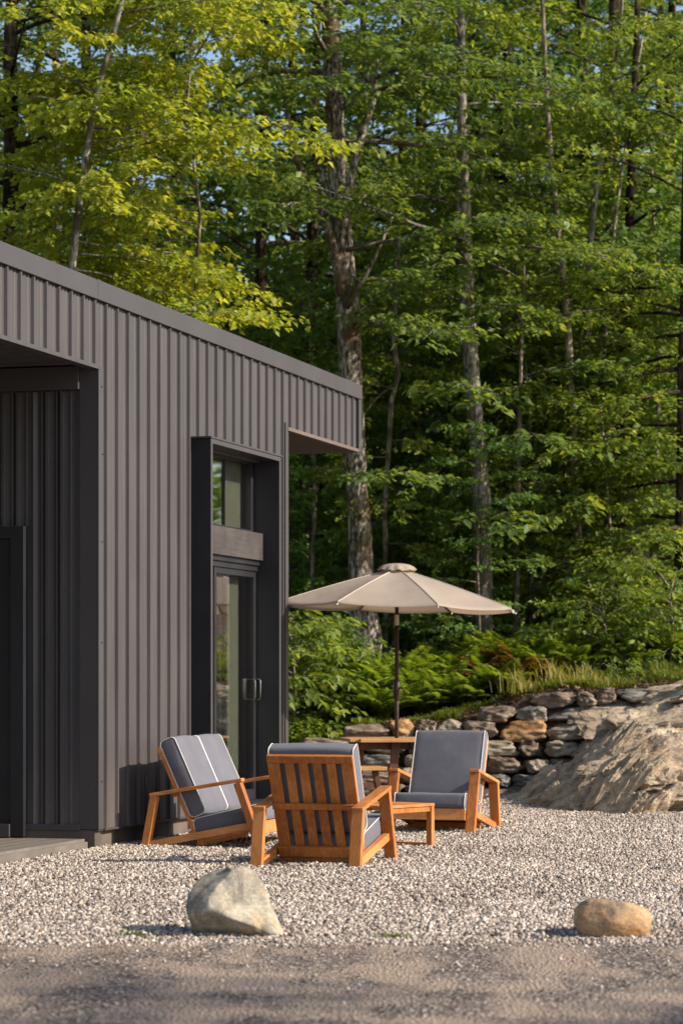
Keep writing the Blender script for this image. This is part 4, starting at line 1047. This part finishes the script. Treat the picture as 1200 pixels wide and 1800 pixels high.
# --- the mossy double-limbed maple in the middle
T = Tree(rooted(traced([(645, 1120, 54), (634, 1000, 44), (626, 850, 38), (616, 650, 42), (611, 520, 42), (602, 420, 36), (594, 330, 33), (588, 210, 32), (583, 90, 33), (578, -60, 30), (575, -300, 22)], 32.3), 32.3), 3)
T.bark(14, 0.12)
def side(Y, pts):                                   # an extra traced limb
    q = [(px(x, y, Y), wd / 2 / F * Y) for x, y, wd in pts]
    T.mb.tube([a for a, b in q], [b for a, b in q], 7); return q
side(32.2, [(602, 520, 22), (590, 450, 17), (570, 380, 15), (545, 330, 13), (520, 280, 12), (505, 200, 9), (495, 130, 7)])
side(32.1, [(606, 380, 16), (615, 320, 14), (632, 250, 15), (655, 180, 11), (665, 60, 9)])
side(32.1, [(608, 540, 14), (640, 490, 8), (665, 440, 6), (690, 380, 4)])
side(32.3, [(600, 400, 14), (575, 330, 10), (548, 260, 8)])
ring_limbs(T, 6.4, 13.5, 13, 3.2, 2.4, 0.25, 0.8, subs=9, az=(-0.7, 3.4)); ring_limbs(T, 6.8, 13.5, 8, 1.9, 1.8, 0.25, 0.8, subs=8, az=(3.4, 5.6))
ring_limbs(T, 5.4, 8.8, 5, 2.0, 2.6, 0.1, 0.3, subs=8, az=(-1.1, 0.3))
T.limb(px(608, 440, 32.1), (0.9, -0.25, 0.12), 2.3, 0.03, lift=-0.15, subs=9)
T.limb(px(611, 560, 32.1), (0.7, -0.6, 0.3), 1.6, 0.02, lift=-0.25, subs=7)
T.limb(px(634, 840, 32.1), (0.55, -0.8, 0.25), 1.25, 0.016, lift=-0.35, subs=7)
T.finish('maple_tree', 'large mossy barked maple with forked limbs behind the roof corner and parasol', 'tree', M['leaf_green'], M['bark_mossy'], leaf=0.095, nl=9)

# --- the tall pale trunk right of it
T = Tree(rooted(traced([(852, 1140, 34), (846, 880, 32), (836, 760, 29), (828, 650, 28), (820, 520, 27), (815, 400, 26), (813, 250, 20), (810, 120, 15), (808, -60, 12), (806, -260, 9)], 32.7), 32.7), 8)
T.bark(12, 0.04); ring_limbs(T, 8.3, 13.0, 14, 2.8, 2.0, 0.3, 0.8, subs=8)
T.limb(px(816, 420, 32.6), (-0.75, -0.45, 0.1), 2.6, 0.03, lift=-0.1, subs=9); T.limb(px(817, 440, 32.6), (0.8, -0.5, -0.02), 2.2, 0.03, lift=-0.1, subs=9)
T.limb(px(824, 590, 32.6), (0.8, -0.4, 0.05), 1.7, 0.02, lift=-0.1, subs=7)
T.finish('ash_tree', 'tall straight tree with a smooth pale grey trunk right of the parasol', 'tree', M['leaf_mid'], M['bark_pale'], leaf=0.085, nl=9)

# --- slim pair on the right
T = Tree(rooted(traced([(1016, 1130, 17), (1014, 950, 16), (1008, 800, 15), (1002, 650, 14), (992, 520, 13), (982, 420, 11), (970, 300, 10), (962, 200, 9), (955, 60, 8), (950, -100, 6)], 33.2), 33.2), 15)
T.bark(9, 0.1); ring_limbs(T, 5.2, 9.8, 12, 1.9, 1.6, 0.2, 0.7, subs=7, az=(0.0, 3.1)); T.limb(px(1005, 690, 33.1), (-0.85, -0.4, 0.05), 0.95, 0.012, lift=-0.35, subs=5)
T.limb(px(1008, 820, 33.1), (0.6, -0.6, 0.2), 0.8, 0.012, lift=-0.35, subs=5)
T.finish('maple_sapling', 'slim speckled maple stem standing left of its close neighbour at the right', 'tree', M['leaf_mid'], M['bark_thin'], leaf=0.085, nl=9)
T = Tree(rooted(traced([(1028, 1120, 15), (1030, 900, 14), (1029, 700, 14), (1032, 560, 13), (1038, 420, 10), (1050, 300, 8), (1068, 200, 7), (1088, 60, 6), (1100, -80, 5)], 34.0), 34.0), 21)
T.bark(9, 0.05); ring_limbs(T, 5.0, 9.6, 13, 2.0, 1.6, 0.2, 0.6, subs=7, az=(-0.6, 2.6))
q = [(px(x, y, 33.9), wd / 2 / F * 33.9) for x, y, wd in ((1034, 730, 9), (1052, 660, 8), (1063, 600, 7), (1068, 500, 7), (1085, 350, 6), (1110, 180, 5), (1135, 20, 4))]
T.mb.tube([a for a, b in q], [b for a, b in q], 6)
T.finish('beech_sapling', 'slim smooth grey stem just right of the speckled one', 'tree', M['leaf_mid'], M['bark_pale'], leaf=0.08, nl=9)

# --- dark trunk, leaning stem and thin pale stem at the upper left
T = Tree([(px(18, 1150, 30.2), 0.10), (px(14, 600, 30.2), 0.09), (px(18, 420, 30.2), 0.085), (px(22, 250, 30.2), 0.09), (px(17, 100, 30.2), 0.085), (px(24, -80, 30.2), 0.07), (px(20, -260, 30.2), 0.05)], 31)
T.bark(12, 0.15)
T.limb(px(28, 170, 30.1), (0.95, -0.1, 0.25), 1.7, 0.02, lift=-0.1, subs=8); T.limb(px(30, 40, 30.1), (0.9, -0.3, 0.3), 1.9, 0.02, lift=-0.1, subs=8)
ring_limbs(T, 5.2, 10.4, 20, 2.4, 2.0, 0.1, 0.7, subs=8)
T.finish('maple_tree', 'maple with a thick dark trunk above the left end of the roof', 'tree', M['leaf_yellow'], M['bark_dark'], leaf=0.095, nl=9, tmean=0.62)
T = Tree([(px(112, 900, 28.9), 0.045), (px(128, 470, 28.9), 0.042), (px(142, 340, 28.9), 0.038), (px(160, 220, 28.9), 0.034), (px(180, 130, 28.9), 0.03), (px(208, 30, 28.9), 0.026), (px(240, -120, 28.9), 0.02)], 37)
T.bark(9, 0.05); ring_limbs(T, 4.6, 9.4, 24, 2.1, 1.8, 0.05, 0.6, subs=9, az=(-0.2, 3.3))
T.finish('maple_tree', 'young maple with a thin leaning grey stem over the roof', 'tree', M['leaf_yellow'], M['bark_pale'], leaf=0.09, nl=9, tmean=0.62)
T = Tree([(px(330, 900, 29.8), 0.03), (px(338, 600, 29.8), 0.022), (px(352, 380, 29.8), 0.018), (px(330, 180, 29.8), 0.014), (px(345, -60, 29.8), 0.01)], 39)
T.bark(9, 0.05); ring_limbs(T, 3.9, 7.8, 26, 1.6, 1.8, -0.05, 0.4, subs=9, az=(1.7, 5.0)); ring_limbs(T, 7.4, 9.2, 6, 1.8, 1.3, 0.2, 0.6, subs=7)
T.finish('maple_tree', 'bright yellow green maple leaning over the middle of the roof edge', 'tree', M['leaf_yellow'], M['bark_thin'], leaf=0.09, nl=10, tmean=0.66)
T = Tree([(px(100, 900, 36), 0.06), (px(103, 300, 36), 0.055), (px(98, 100, 36), 0.05), (px(95, -80, 36), 0.04), (px(95, -250, 36), 0.03)], 41)
T.bark(9, 0.05); ring_limbs(T, 5.5, 11.5, 18, 2.7, 2.0, 0.2, 0.7, subs=8)
T.finish('birch_tree', 'tall tree with a thin pale trunk behind the leaning stem', 'tree', M['leaf_mid'], M['bark_pale'], leaf=0.085, nl=9)

# --- gnarled trunk and edge trunk at right, the little bent sapling
T = Tree(rooted(traced([(1100, 1110, 50), (1092, 1050, 38), (1090, 990, 36), (1092, 930, 32), (1095, 800, 26), (1098, 600, 22), (1110, 300, 16), (1120, 0, 10)], 34.4), 34.4), 44)
T.bark(12, 0.2); ring_limbs(T, 5.2, 9.5, 12, 2.2, 1.8, 0.1, 0.6, subs=8)
T.finish('beech_tree', 'beech with a gnarled flaring dark trunk at the lower right', 'tree', M['leaf_mid'], M['bark_dark'], leaf=0.085, nl=9)
T = Tree(rooted(traced([(1196, 1130, 26), (1198, 900, 24), (1200, 700, 22), (1205, 400, 18), (1210, 0, 12), (1212, -200, 9)], 32.9), 32.9), 45)
T.bark(12, 0.1)
ring_limbs(T, 1.9, 6.6, 17, 1.75, 1.9, 0.02, 0.25, subs=9, az=(2.2, 4.4)); ring_limbs(T, 5.0, 9.5, 9, 2.2, 1.8, 0.2, 0.6, subs=8)
T.finish('beech_tree', 'beech at the right edge with flat bright layered boughs', 'tree', M['leaf_mid'], M['bark_dark'], leaf=0.08, nl=10, droop=0.12, spread=0.3, tmean=0.62)
T = Tree(rooted(traced([(678, 1060, 9), (676, 900, 9), (682, 800, 9), (688, 700, 10), (700, 660, 9), (692, 600, 8), (697, 520, 6), (702, 420, 5)], 33.0), 33.0), 47)
T.bark(7, 0.05); ring_limbs(T, 2.9, 6.3, 13, 0.8, 0.75, 0.1, 0.4, subs=6)
T.limb(px(697, 670, 33.0), (-0.6, -0.1, -0.5), 0.8, 0.02, lift=-0.6, subs=3)
T.finish('maple_sapling', 'small crooked maple sapling just right of the big mossy trunk', 'tree', M['leaf_mid'], M['bark_thin'], leaf=0.085, nl=9, tmean=0.6)

# --- generic woodland trees, copied
def proto_tall(seed, mat, bark, H=12, cb=4.2, L0=3.0, L1=1.8, n=22):
    t = Tree([(Vector((0, 0, -0.3)), 0.16), (Vector((0, 0, 0.5)), 0.13), (Vector((0.1, 0.05, H * 0.5)), 0.10), (Vector((-0.1, 0.1, H)), 0.03)], seed)
    t.bark(9, 0.1); ring_limbs(t, cb, H, n, L0, L1, 0.15, 0.8, subs=8, dense=0.85)
    return t
def proto_low(seed, H=4.6, n=18, L=1.4):
    t = Tree([(Vector((0, 0, -0.2)), 0.035), (Vector((0.1, 0, H * 0.5)), 0.025), (Vector((0.02, 0.1, H)), 0.01)], seed)
    t.bark(6, 0.05); ring_limbs(t, 0.25, H, n, L, L * 0.6, 0.1, 0.7, subs=6)
    return t
PHR = [('far left', 'behind the roof'), ]
rg = random.Random(99)
tallA = proto_tall(51, None, None); tallB = proto_tall(52, None, None, H=12.5, cb=3.0, L0=3.1, L1=1.6, n=25)
lowA, lowB, lowC = proto_low(61), proto_low(62, 5.4, 22, 1.6), proto_low(63, 3.4, 15, 1.15)
GT = 'woodland trees behind the clearing'; GS = 'understorey saplings below the trees'
def spot(x, Y): X = (x - 600) / F * Y; return (X, Y, bank_z(X, Y))
tall_spots = [(150, 35.5, 0), (300, 39, 1), (470, 37.5, 0), (520, 44, 1), (700, 41, 0), (900, 39.5, 1), (1080, 38, 0), (1180, 42, 1),
              (60, 43, 1), (400, 48, 0), (640, 50, 1), (230, 51, 0), (1320, 56, 1), (1600, 60, 1), (-150, 40, 0), (560, 38.5, 0), (840, 43, 0), (1020, 40.5, 1)]
WHERE = lambda x: 'rising behind the roof' if x < 500 else ('behind the parasol' if x < 900 else 'behind the rock outcrop')
first = {}
for i, (x, Y, k) in enumerate(tall_spots):
    lab = 'tall leafy tree deep in the wood, ' + WHERE(x)
    if k not in first:
        mt = (M['leaf_green'], M['leaf_dark'])[k]
        first[k] = (tallA, tallB)[k].finish('woodland_tree', lab, 'tree', mt, M['bark_dark'], leaf=0.105, nl=8, group=GT)
        first[k].location = spot(x, Y); 
    else: copy_thing(first[k], spot(x, Y), rg.uniform(0, 6.28), rg.uniform(0.88, 1.12), lab)
low_spots = [(540, 34.0, 1), (690, 36.2, 0), (740, 35.6, 1), (770, 36.4, 2), (900, 36.0, 0), (935, 35.4, 1), (955, 34.8, 0), (1060, 34.2, 2), (1140, 35.0, 1), (1190, 33.0, 2),
             (700, 37.5, 1), (780, 38.5, 0), (880, 37.6, 1), (960, 37.8, 0), (1040, 37.0, 1), (1120, 38.6, 0), (620, 38.5, 1), (540, 36.5, 0), (1280, 36.0, 1), (1400, 39.0, 0), (1500, 42.0, 1), (1620, 45.0, 0), (1340, 42, 1), (1750, 50, 1), (1560, 50, 1),
             (1065, 32.8, 2), (846, 32.3, 1), (905, 33.0, 0), (930, 33.6, 2), (740, 40.5, 1), (830, 41, 1), (920, 41, 1), (1010, 41.5, 1), (660, 41.5, 1), (560, 41, 1), (1110, 42, 1), (1190, 40, 1), (480, 35, 1)]
firstl = {}
for i, (x, Y, k) in enumerate(low_spots):
    lab = 'leafy green understorey sapling ' + WHERE(x)
    if k not in firstl:
        firstl[k] = (lowA, lowB, lowC)[k].finish('understorey_sapling', lab, 'sapling', (M['leaf_green'], M['leaf_dark'], M['leaf_mid'])[k], M['bark_thin'], leaf=0.10, nl=10, group=GS)
        firstl[k].location = spot(x, Y)
    else: copy_thing(firstl[k], spot(x, Y), rg.uniform(0, 6.28), rg.uniform(0.85, 1.25) * (0.62 if 33.9 < Y < 37 and 500 < x < 900 else (0.5 if Y < 33.9 and 800 < x < 880 else (0.6 if Y < 33 and 880 < x < 930 else 1.0))), lab)

for x_, y_ in ((15.5, 5.2),): copy_thing(first[0], (x_, y_, 0), rg.uniform(0, 6), 1.0, 'roadside tree beyond the right edge of the view shading the road')
# --- hemlocks
def hemlock(seed):
    t = Tree([(Vector((0, 0, -0.3)), 0.2), (Vector((0, 0, 8)), 0.13), (Vector((0, 0, 18)), 0.02)], seed); t.bark(9, 0.05)
    for i in range(64):
        f = (i + 0.5) / 64; z = 2.5 + 15 * f; a = i * 2.4; L = 3.2 * (1 - f) ** 0.8 + 0.5
        t.limb(t.at(z)[0], (math.cos(a), math.sin(a), 0.05), L, 0.02, lift=-0.35, subs=8, subl=0.35, twl=0.36, dense=1.0)
    return t
hm = hemlock(71).finish('hemlock_tree', 'dark needled hemlock standing behind the leafy trees', 'tree', M['needle'], M['bark_dark'], leaf=0.13, nl=13, group='hemlocks behind the leafy trees', wr=0.16, droop=0.5, spread=0.6)
hm.location = spot(1020, 47)
for x, Y in ((1160, 49), (930, 52), (740, 50), (1270, 46), (830, 45)): copy_thing(hm, spot(x, Y), rg.uniform(0, 6), rg.uniform(0.75, 1.0))

# --- far wood: one mass
def far_wood():
    rng = np.random.default_rng(77); n = 150000
    Y = rng.uniform(54, 72, n); X = rng.uniform(-0.17, 0.42, n) * Y
    cz = np.array([noise.noise(Vector((x * 0.35, y * 0.2, 0))) for x, y in zip(X, Y)])
    Z = rng.random(n) ** 0.8 * (7.0 + 4.0 * cz) + 0.06 * Y
    hole = np.array([noise.noise(Vector((x * 0.55, y * 0.3, z * 0.7))) for x, y, z in zip(X, Y, Z)])
    k = hole > -0.12; X, Y, Z = X[k], Y[k], Z[k]; n = len(X)
    P = np.stack([X, Y, Z], 1); D = rng.normal(0, 1, (n, 3)); D[:, 2] = D[:, 2] * 0.4 - 0.3; D /= np.linalg.norm(D, axis=1)[:, None]
    Nn = np.array([[0, 0, 1.0]]) + rng.normal(0, 0.55, (n, 3))
    Ln = rng.uniform(0.14, 0.30, n)
    me = leaf_mesh('far_wood', P, D, Nn, Ln, Ln * 0.7, np.clip(rng.normal(0.45, 0.2, n), 0, 1), M['leaf_dark'])
    o = bpy.data.objects.new('far_wood', me); link(o); tag(o, kind='stuff')
far_wood()

# ------------------------------------------------------------------ bank planting
def fern(seed, R=0.62, nf=15):
    rng = np.random.default_rng(seed); r = random.Random(seed); P, D, Nn, Ln = [], [], [], []; mb = MB()
    for k in range(nf):
        a = k * 2.4 + r.uniform(-0.3, 0.3); L = R * r.uniform(0.75, 1.15); e = r.uniform(1.05, 1.45)
        p = Vector((0, 0, 0)); m = 18; d = Vector((math.cos(a) * math.cos(e), math.sin(a) * math.cos(e), math.sin(e))); pts = [p.copy()]
        sd = Vector((-math.sin(a), math.cos(a), 0))
        for i in range(m):
            d = (d + Vector((0, 0, -0.058)) + Vector((math.cos(a), math.sin(a), 0)) * 0.03).normalized(); p = p + d * L / m; pts.append(p.copy())
            if i > 2:
                pl = L * 0.24 * math.sin(math.pi * min(1, (i - 1) / m) ** 0.75) + 0.02
                for sg in (-1, 1):
                    for h_ in (0, 0.5):
                        P.append(p - d * L / m * h_); D.append((sd * sg + d * 0.45 + Vector((0, 0, -0.15))).normalized()); Nn.append((d.cross(sd) * -1 if False else Vector((0, 0, 1)))); Ln.append(pl)
        mb.tube(pts, [0.004 * (1 - 0.8 * i / m) for i in range(m + 1)], 3)
    P, D, Nn, Ln = map(lambda q: np.array(q, float), (P, D, Nn, Ln)); Nn = Nn + rng.normal(0, 0.2, Nn.shape)
    return mb, P, D, Nn, Ln, rng
def build_fern(seed, label, mat, R=0.62, nf=15, group='ferns along the top of the bank'):
    mb, P, D, Nn, Ln, rng = fern(seed, R, nf)
    me = leaf_mesh('fronds', P, D, Nn, Ln, np.maximum(0.014, Ln * 0.22), np.clip(rng.normal(0.5, 0.2, len(P)), 0, 1), mat)
    root = empty('fern'); tag(root, label, 'fern', group)
    link(bpy.data.objects.new('fronds', me), root); mb.build('stalks', mat_noise_cache(), root)
    return root
_mc = {}
def mat_noise_cache():
    if 'st' not in _mc: _mc['st'] = mat_noise('stalk_green', [(0.3, (0.10, 0.12, 0.03)), (0.7, (0.16, 0.17, 0.05))])
    return _mc['st']
fA = build_fern(81, 'green arching fern on the bank', M['fern'], 0.74, 24)
fB = build_fern(82, 'rusty brown tinged fern on the bank right of the parasol', M['rustfern'], 0.66, 18)
fspots = [(640, 30.7, 0, 1.15), (662, 31.2, 0, 1.2), (625, 31.5, 0, 1.1), (690, 31.6, 0, 1.0), (725, 31.0, 0, 0.9), (752, 31.5, 0, 0.95), (775, 30.9, 0, 0.9), (800, 31.4, 0, 1.0), (828, 31.2, 0, 0.85),
          (868, 30.9, 1, 0.95), (893, 31.2, 1, 0.85), (845, 31.6, 0, 0.9), (915, 31.4, 0, 0.85), (945, 31.0, 0, 0.75), (600, 31.8, 0, 1.0), (580, 31.2, 0, 1.1), (555, 31.4, 0, 1.0), (708, 30.6, 0, 0.8), (785, 32.2, 0, 1.0), (1130, 32.4, 0, 0.9), (1165, 32.0, 0, 0.8), (1070, 32.8, 0, 0.8), (740, 30.4, 0, 0.7), (815, 30.5, 0, 0.75), (880, 30.5, 0, 0.7), (930, 30.6, 1, 0.7), (670, 30.2, 0, 0.75), (860, 31.9, 0, 0.95), (970, 31.4, 0, 0.8), (900, 31.9, 0, 1.0), (1000, 31.0, 0, 0.7), (1025, 31.6, 0, 0.85), (1095, 31.2, 0, 0.7), (1120, 31.7, 0, 0.85), (1190, 31.5, 0, 0.8)]
u = [False, False]
FW = lambda x: ' at the foot of the mossy trunk' if x < 700 else (' right of the parasol pole' if x < 960 else ' above the rock outcrop')
for x, Y, k, s in fspots:
    src = (fA, fB)[k]; lab = ('green arching fern on the bank' + FW(x)) if k == 0 else 'rusty brown tinged fern on the bank right of the parasol'
    if not u[k]: src.location = spot(x, Y); src.scale = (s, s, s); src['label'] = lab; u[k] = True
    else: copy_thing(src, spot(x, Y), rg.uniform(0, 6), s, lab)

def blades(name, X, Y, Z, h, seed, mat, tmean=0.5, wdt=0.007, lean=0.5, dry=None):
    rng = np.random.default_rng(seed); n = len(X)
    B = np.stack([X, Y, Z], 1); a = rng.uniform(0, 6.283, n); out = np.stack([np.cos(a), np.sin(a), np.zeros(n)], 1); sd = np.stack([-np.sin(a), np.cos(a), np.zeros(n)], 1)
    pt = np.array([0.45 + 0.9 * max(0.0, noise.noise(Vector((a_ * 3.1, b_ * 3.1, 9))) + 0.35) for a_, b_ in zip(X, Y)]); H = (h * pt * rng.uniform(0.4, 1.3, n))[:, None]; ln = rng.uniform(0.1, lean, n)[:, None] * H; up = np.array([[0, 0, 1.0]])
    m = B + up * H * 0.6 + out * ln * 0.35; t = B + up * H * 0.92 + out * ln
    V = np.stack([B - sd * wdt, B + sd * wdt, m + sd * wdt * .8, m - sd * wdt * .8, t], 1).reshape(-1, 3); b = np.arange(n)[:, None] * 5
    Fc = np.stack([b + [0, 1, 2], b + [0, 2, 3], b + [3, 2, 4]], 1).reshape(-1, 3)
    me = np_mesh(name, V, Fc, mat, np.repeat(np.clip(rng.normal(tmean, 0.2, n), 0, 1), 3))
    o = bpy.data.objects.new(name, me); link(o); return o
def bank_cover():
    rng = np.random.default_rng(91)
    def place(n, fx0, fx1, y0, y1, clump=0.0, sc=2.0, power=1.6):
        Y = y0 + (y1 - y0) * rng.random(n) ** power; X = (fx0 + (fx1 - fx0) * rng.random(n) - 600) / F * Y
        q = np.array([noise.noise(Vector((a * sc, b * sc, 3))) for a, b in zip(X, Y)]); k = q > clump; X, Y = X[k], Y[k]
        Z = np.array([bank_z(a, b) for a, b in zip(X, Y)]) - 0.01
        return X, Y, Z
    X, Y, Z = place(30000, 960, 1420, 29.75, 32.5, -0.1); o = blades('grass', X, Y, Z, np.full(len(X), 0.12), 1, M['grass'], 0.45, 0.006, 1.1); tag(o, kind='stuff')
    X, Y, Z = place(16000, 620, 960, 29.75, 32.0, -0.02); o = blades('grass', X, Y, Z, np.full(len(X), 0.11), 2, M['grass'], 0.42, 0.006, 1.1); tag(o, kind='stuff')
    # low leafy ground cover and dry litter
    for (nm, n, a, b, y0, y1, cl, mt, ls, hz, tm) in (('ground_cover', 30000, 480, 1350, 31.9, 37, 0.0, M['leaf_green'], 0.075, 0.28, 0.55), ('leaf_litter', 16000, 480, 1300, 29.2, 32, -0.5, M['litter'], 0.05, 0.02, 0.5),
                                                     ('ground_cover', 4500, 480, 560, 29.5, 31.5, -0.1, M['leaf_mid'], 0.08, 0.3, 0.55)):
        X, Y, Z = place(n, a, b, y0, y1, cl, 1.6, 1.0); m = len(X)
        P = np.stack([X, Y, Z + rng.random(m) * hz + 0.012], 1); D = rng.normal(0, 1, (m, 3)); D[:, 2] *= 0.3; D /= np.linalg.norm(D, axis=1)[:, None]
        Nn = np.array([[0, 0, 1.0]]) + rng.normal(0, 0.4, (m, 3)); Ln = ls * rng.uniform(0.6, 1.3, m)
        me = leaf_mesh(nm, P, D, Nn, Ln, Ln * 0.6, np.clip(rng.normal(tm, 0.2, m), 0, 1), mt); o = bpy.data.objects.new(nm, me); link(o); tag(o, kind='stuff')
    # tufts of tall dry grass
    tufts = [(1045, 30.0, 'tall dry blond grass tuft on the bank above the outcrop'), (990, 30.0, 'pale dry grass tuft at the top of the stone wall'), (925, 29.95, 'short yellow grass tuft above the rusty wall stones')]
    for x, Yd, lab in tufts:
        n = 260; c = spot(x, Yd); X = c[0] + rng.normal(0, 0.13, n); Y = c[1] + rng.normal(0, 0.1, n)
        o = blades('grass_tuft', X - c[0], Y - c[1], np.zeros(n), np.full(n, 0.27), 5 + x, M['grass'], 0.92, 0.006, 0.75); o.location = c
        tag(o, lab, 'grass tuft')
    # tiny weeds at the road edge
    for x, y, lab in ((232, 1648, 'small low green weed at the road edge left of the large boulder'), (700, 1652, 'tiny green weed at the road edge between the two boulders')):
        Yd = F * EYE / (y - HOR); n = 60; X0 = (x - 600) / F * Yd
        o = blades('weed', rng.normal(0, 0.05, n), rng.normal(0, 0.03, n), np.zeros(n), np.full(n, 0.035), x, M['grass'], 0.3, 0.004, 1.2); o.location = (X0, Yd, 0.01); tag(o, lab, 'weed')
bank_cover()

# leafy shrubs at the corner of the house
def shrub(seed, H, n, L, loc, label, mt, leaf=0.09):
    t = Tree([(Vector((0, 0, -0.1)), 0.02), (Vector((0.05, 0, H * 0.5)), 0.015), (Vector((0.0, 0.05, H)), 0.006)], seed)
    t.bark(5, 0.0); ring_limbs(t, 0.1, H, n, L, L * 0.7, 0.2, 0.9, subs=5)
    r = t.finish('shrub', label, 'shrub', mt, M['bark_thin'], leaf=leaf, nl=8, wr=0.5, droop=0.4); r.location = loc
shrub(101, 1.25, 15, 0.45, spot(512, 30.2), 'light green leafy shrub beside the corner of the house', M['leaf_mid'], 0.11)
shrub(102, 0.7, 9, 0.38, spot(585, 31.0), 'low arching shrub on the bank left of the parasol pole', M['leaf_mid'], 0.10)
shrub(103, 1.3, 13, 0.6, spot(525, 31.3), 'darker leafy shrub behind the light green one at the house corner', M['leaf_green'], 0.10)
shrub(104, 0.9, 12, 0.55, spot(1058, 31.2), 'low leafy shrub at the foot of the twin slim stems', M['leaf_mid'], 0.08)
shrub(105, 1.0, 13, 0.6, spot(1175, 31.4), 'leafy shrub on the bank at the right edge above the outcrop', M['leaf_mid'], 0.085)
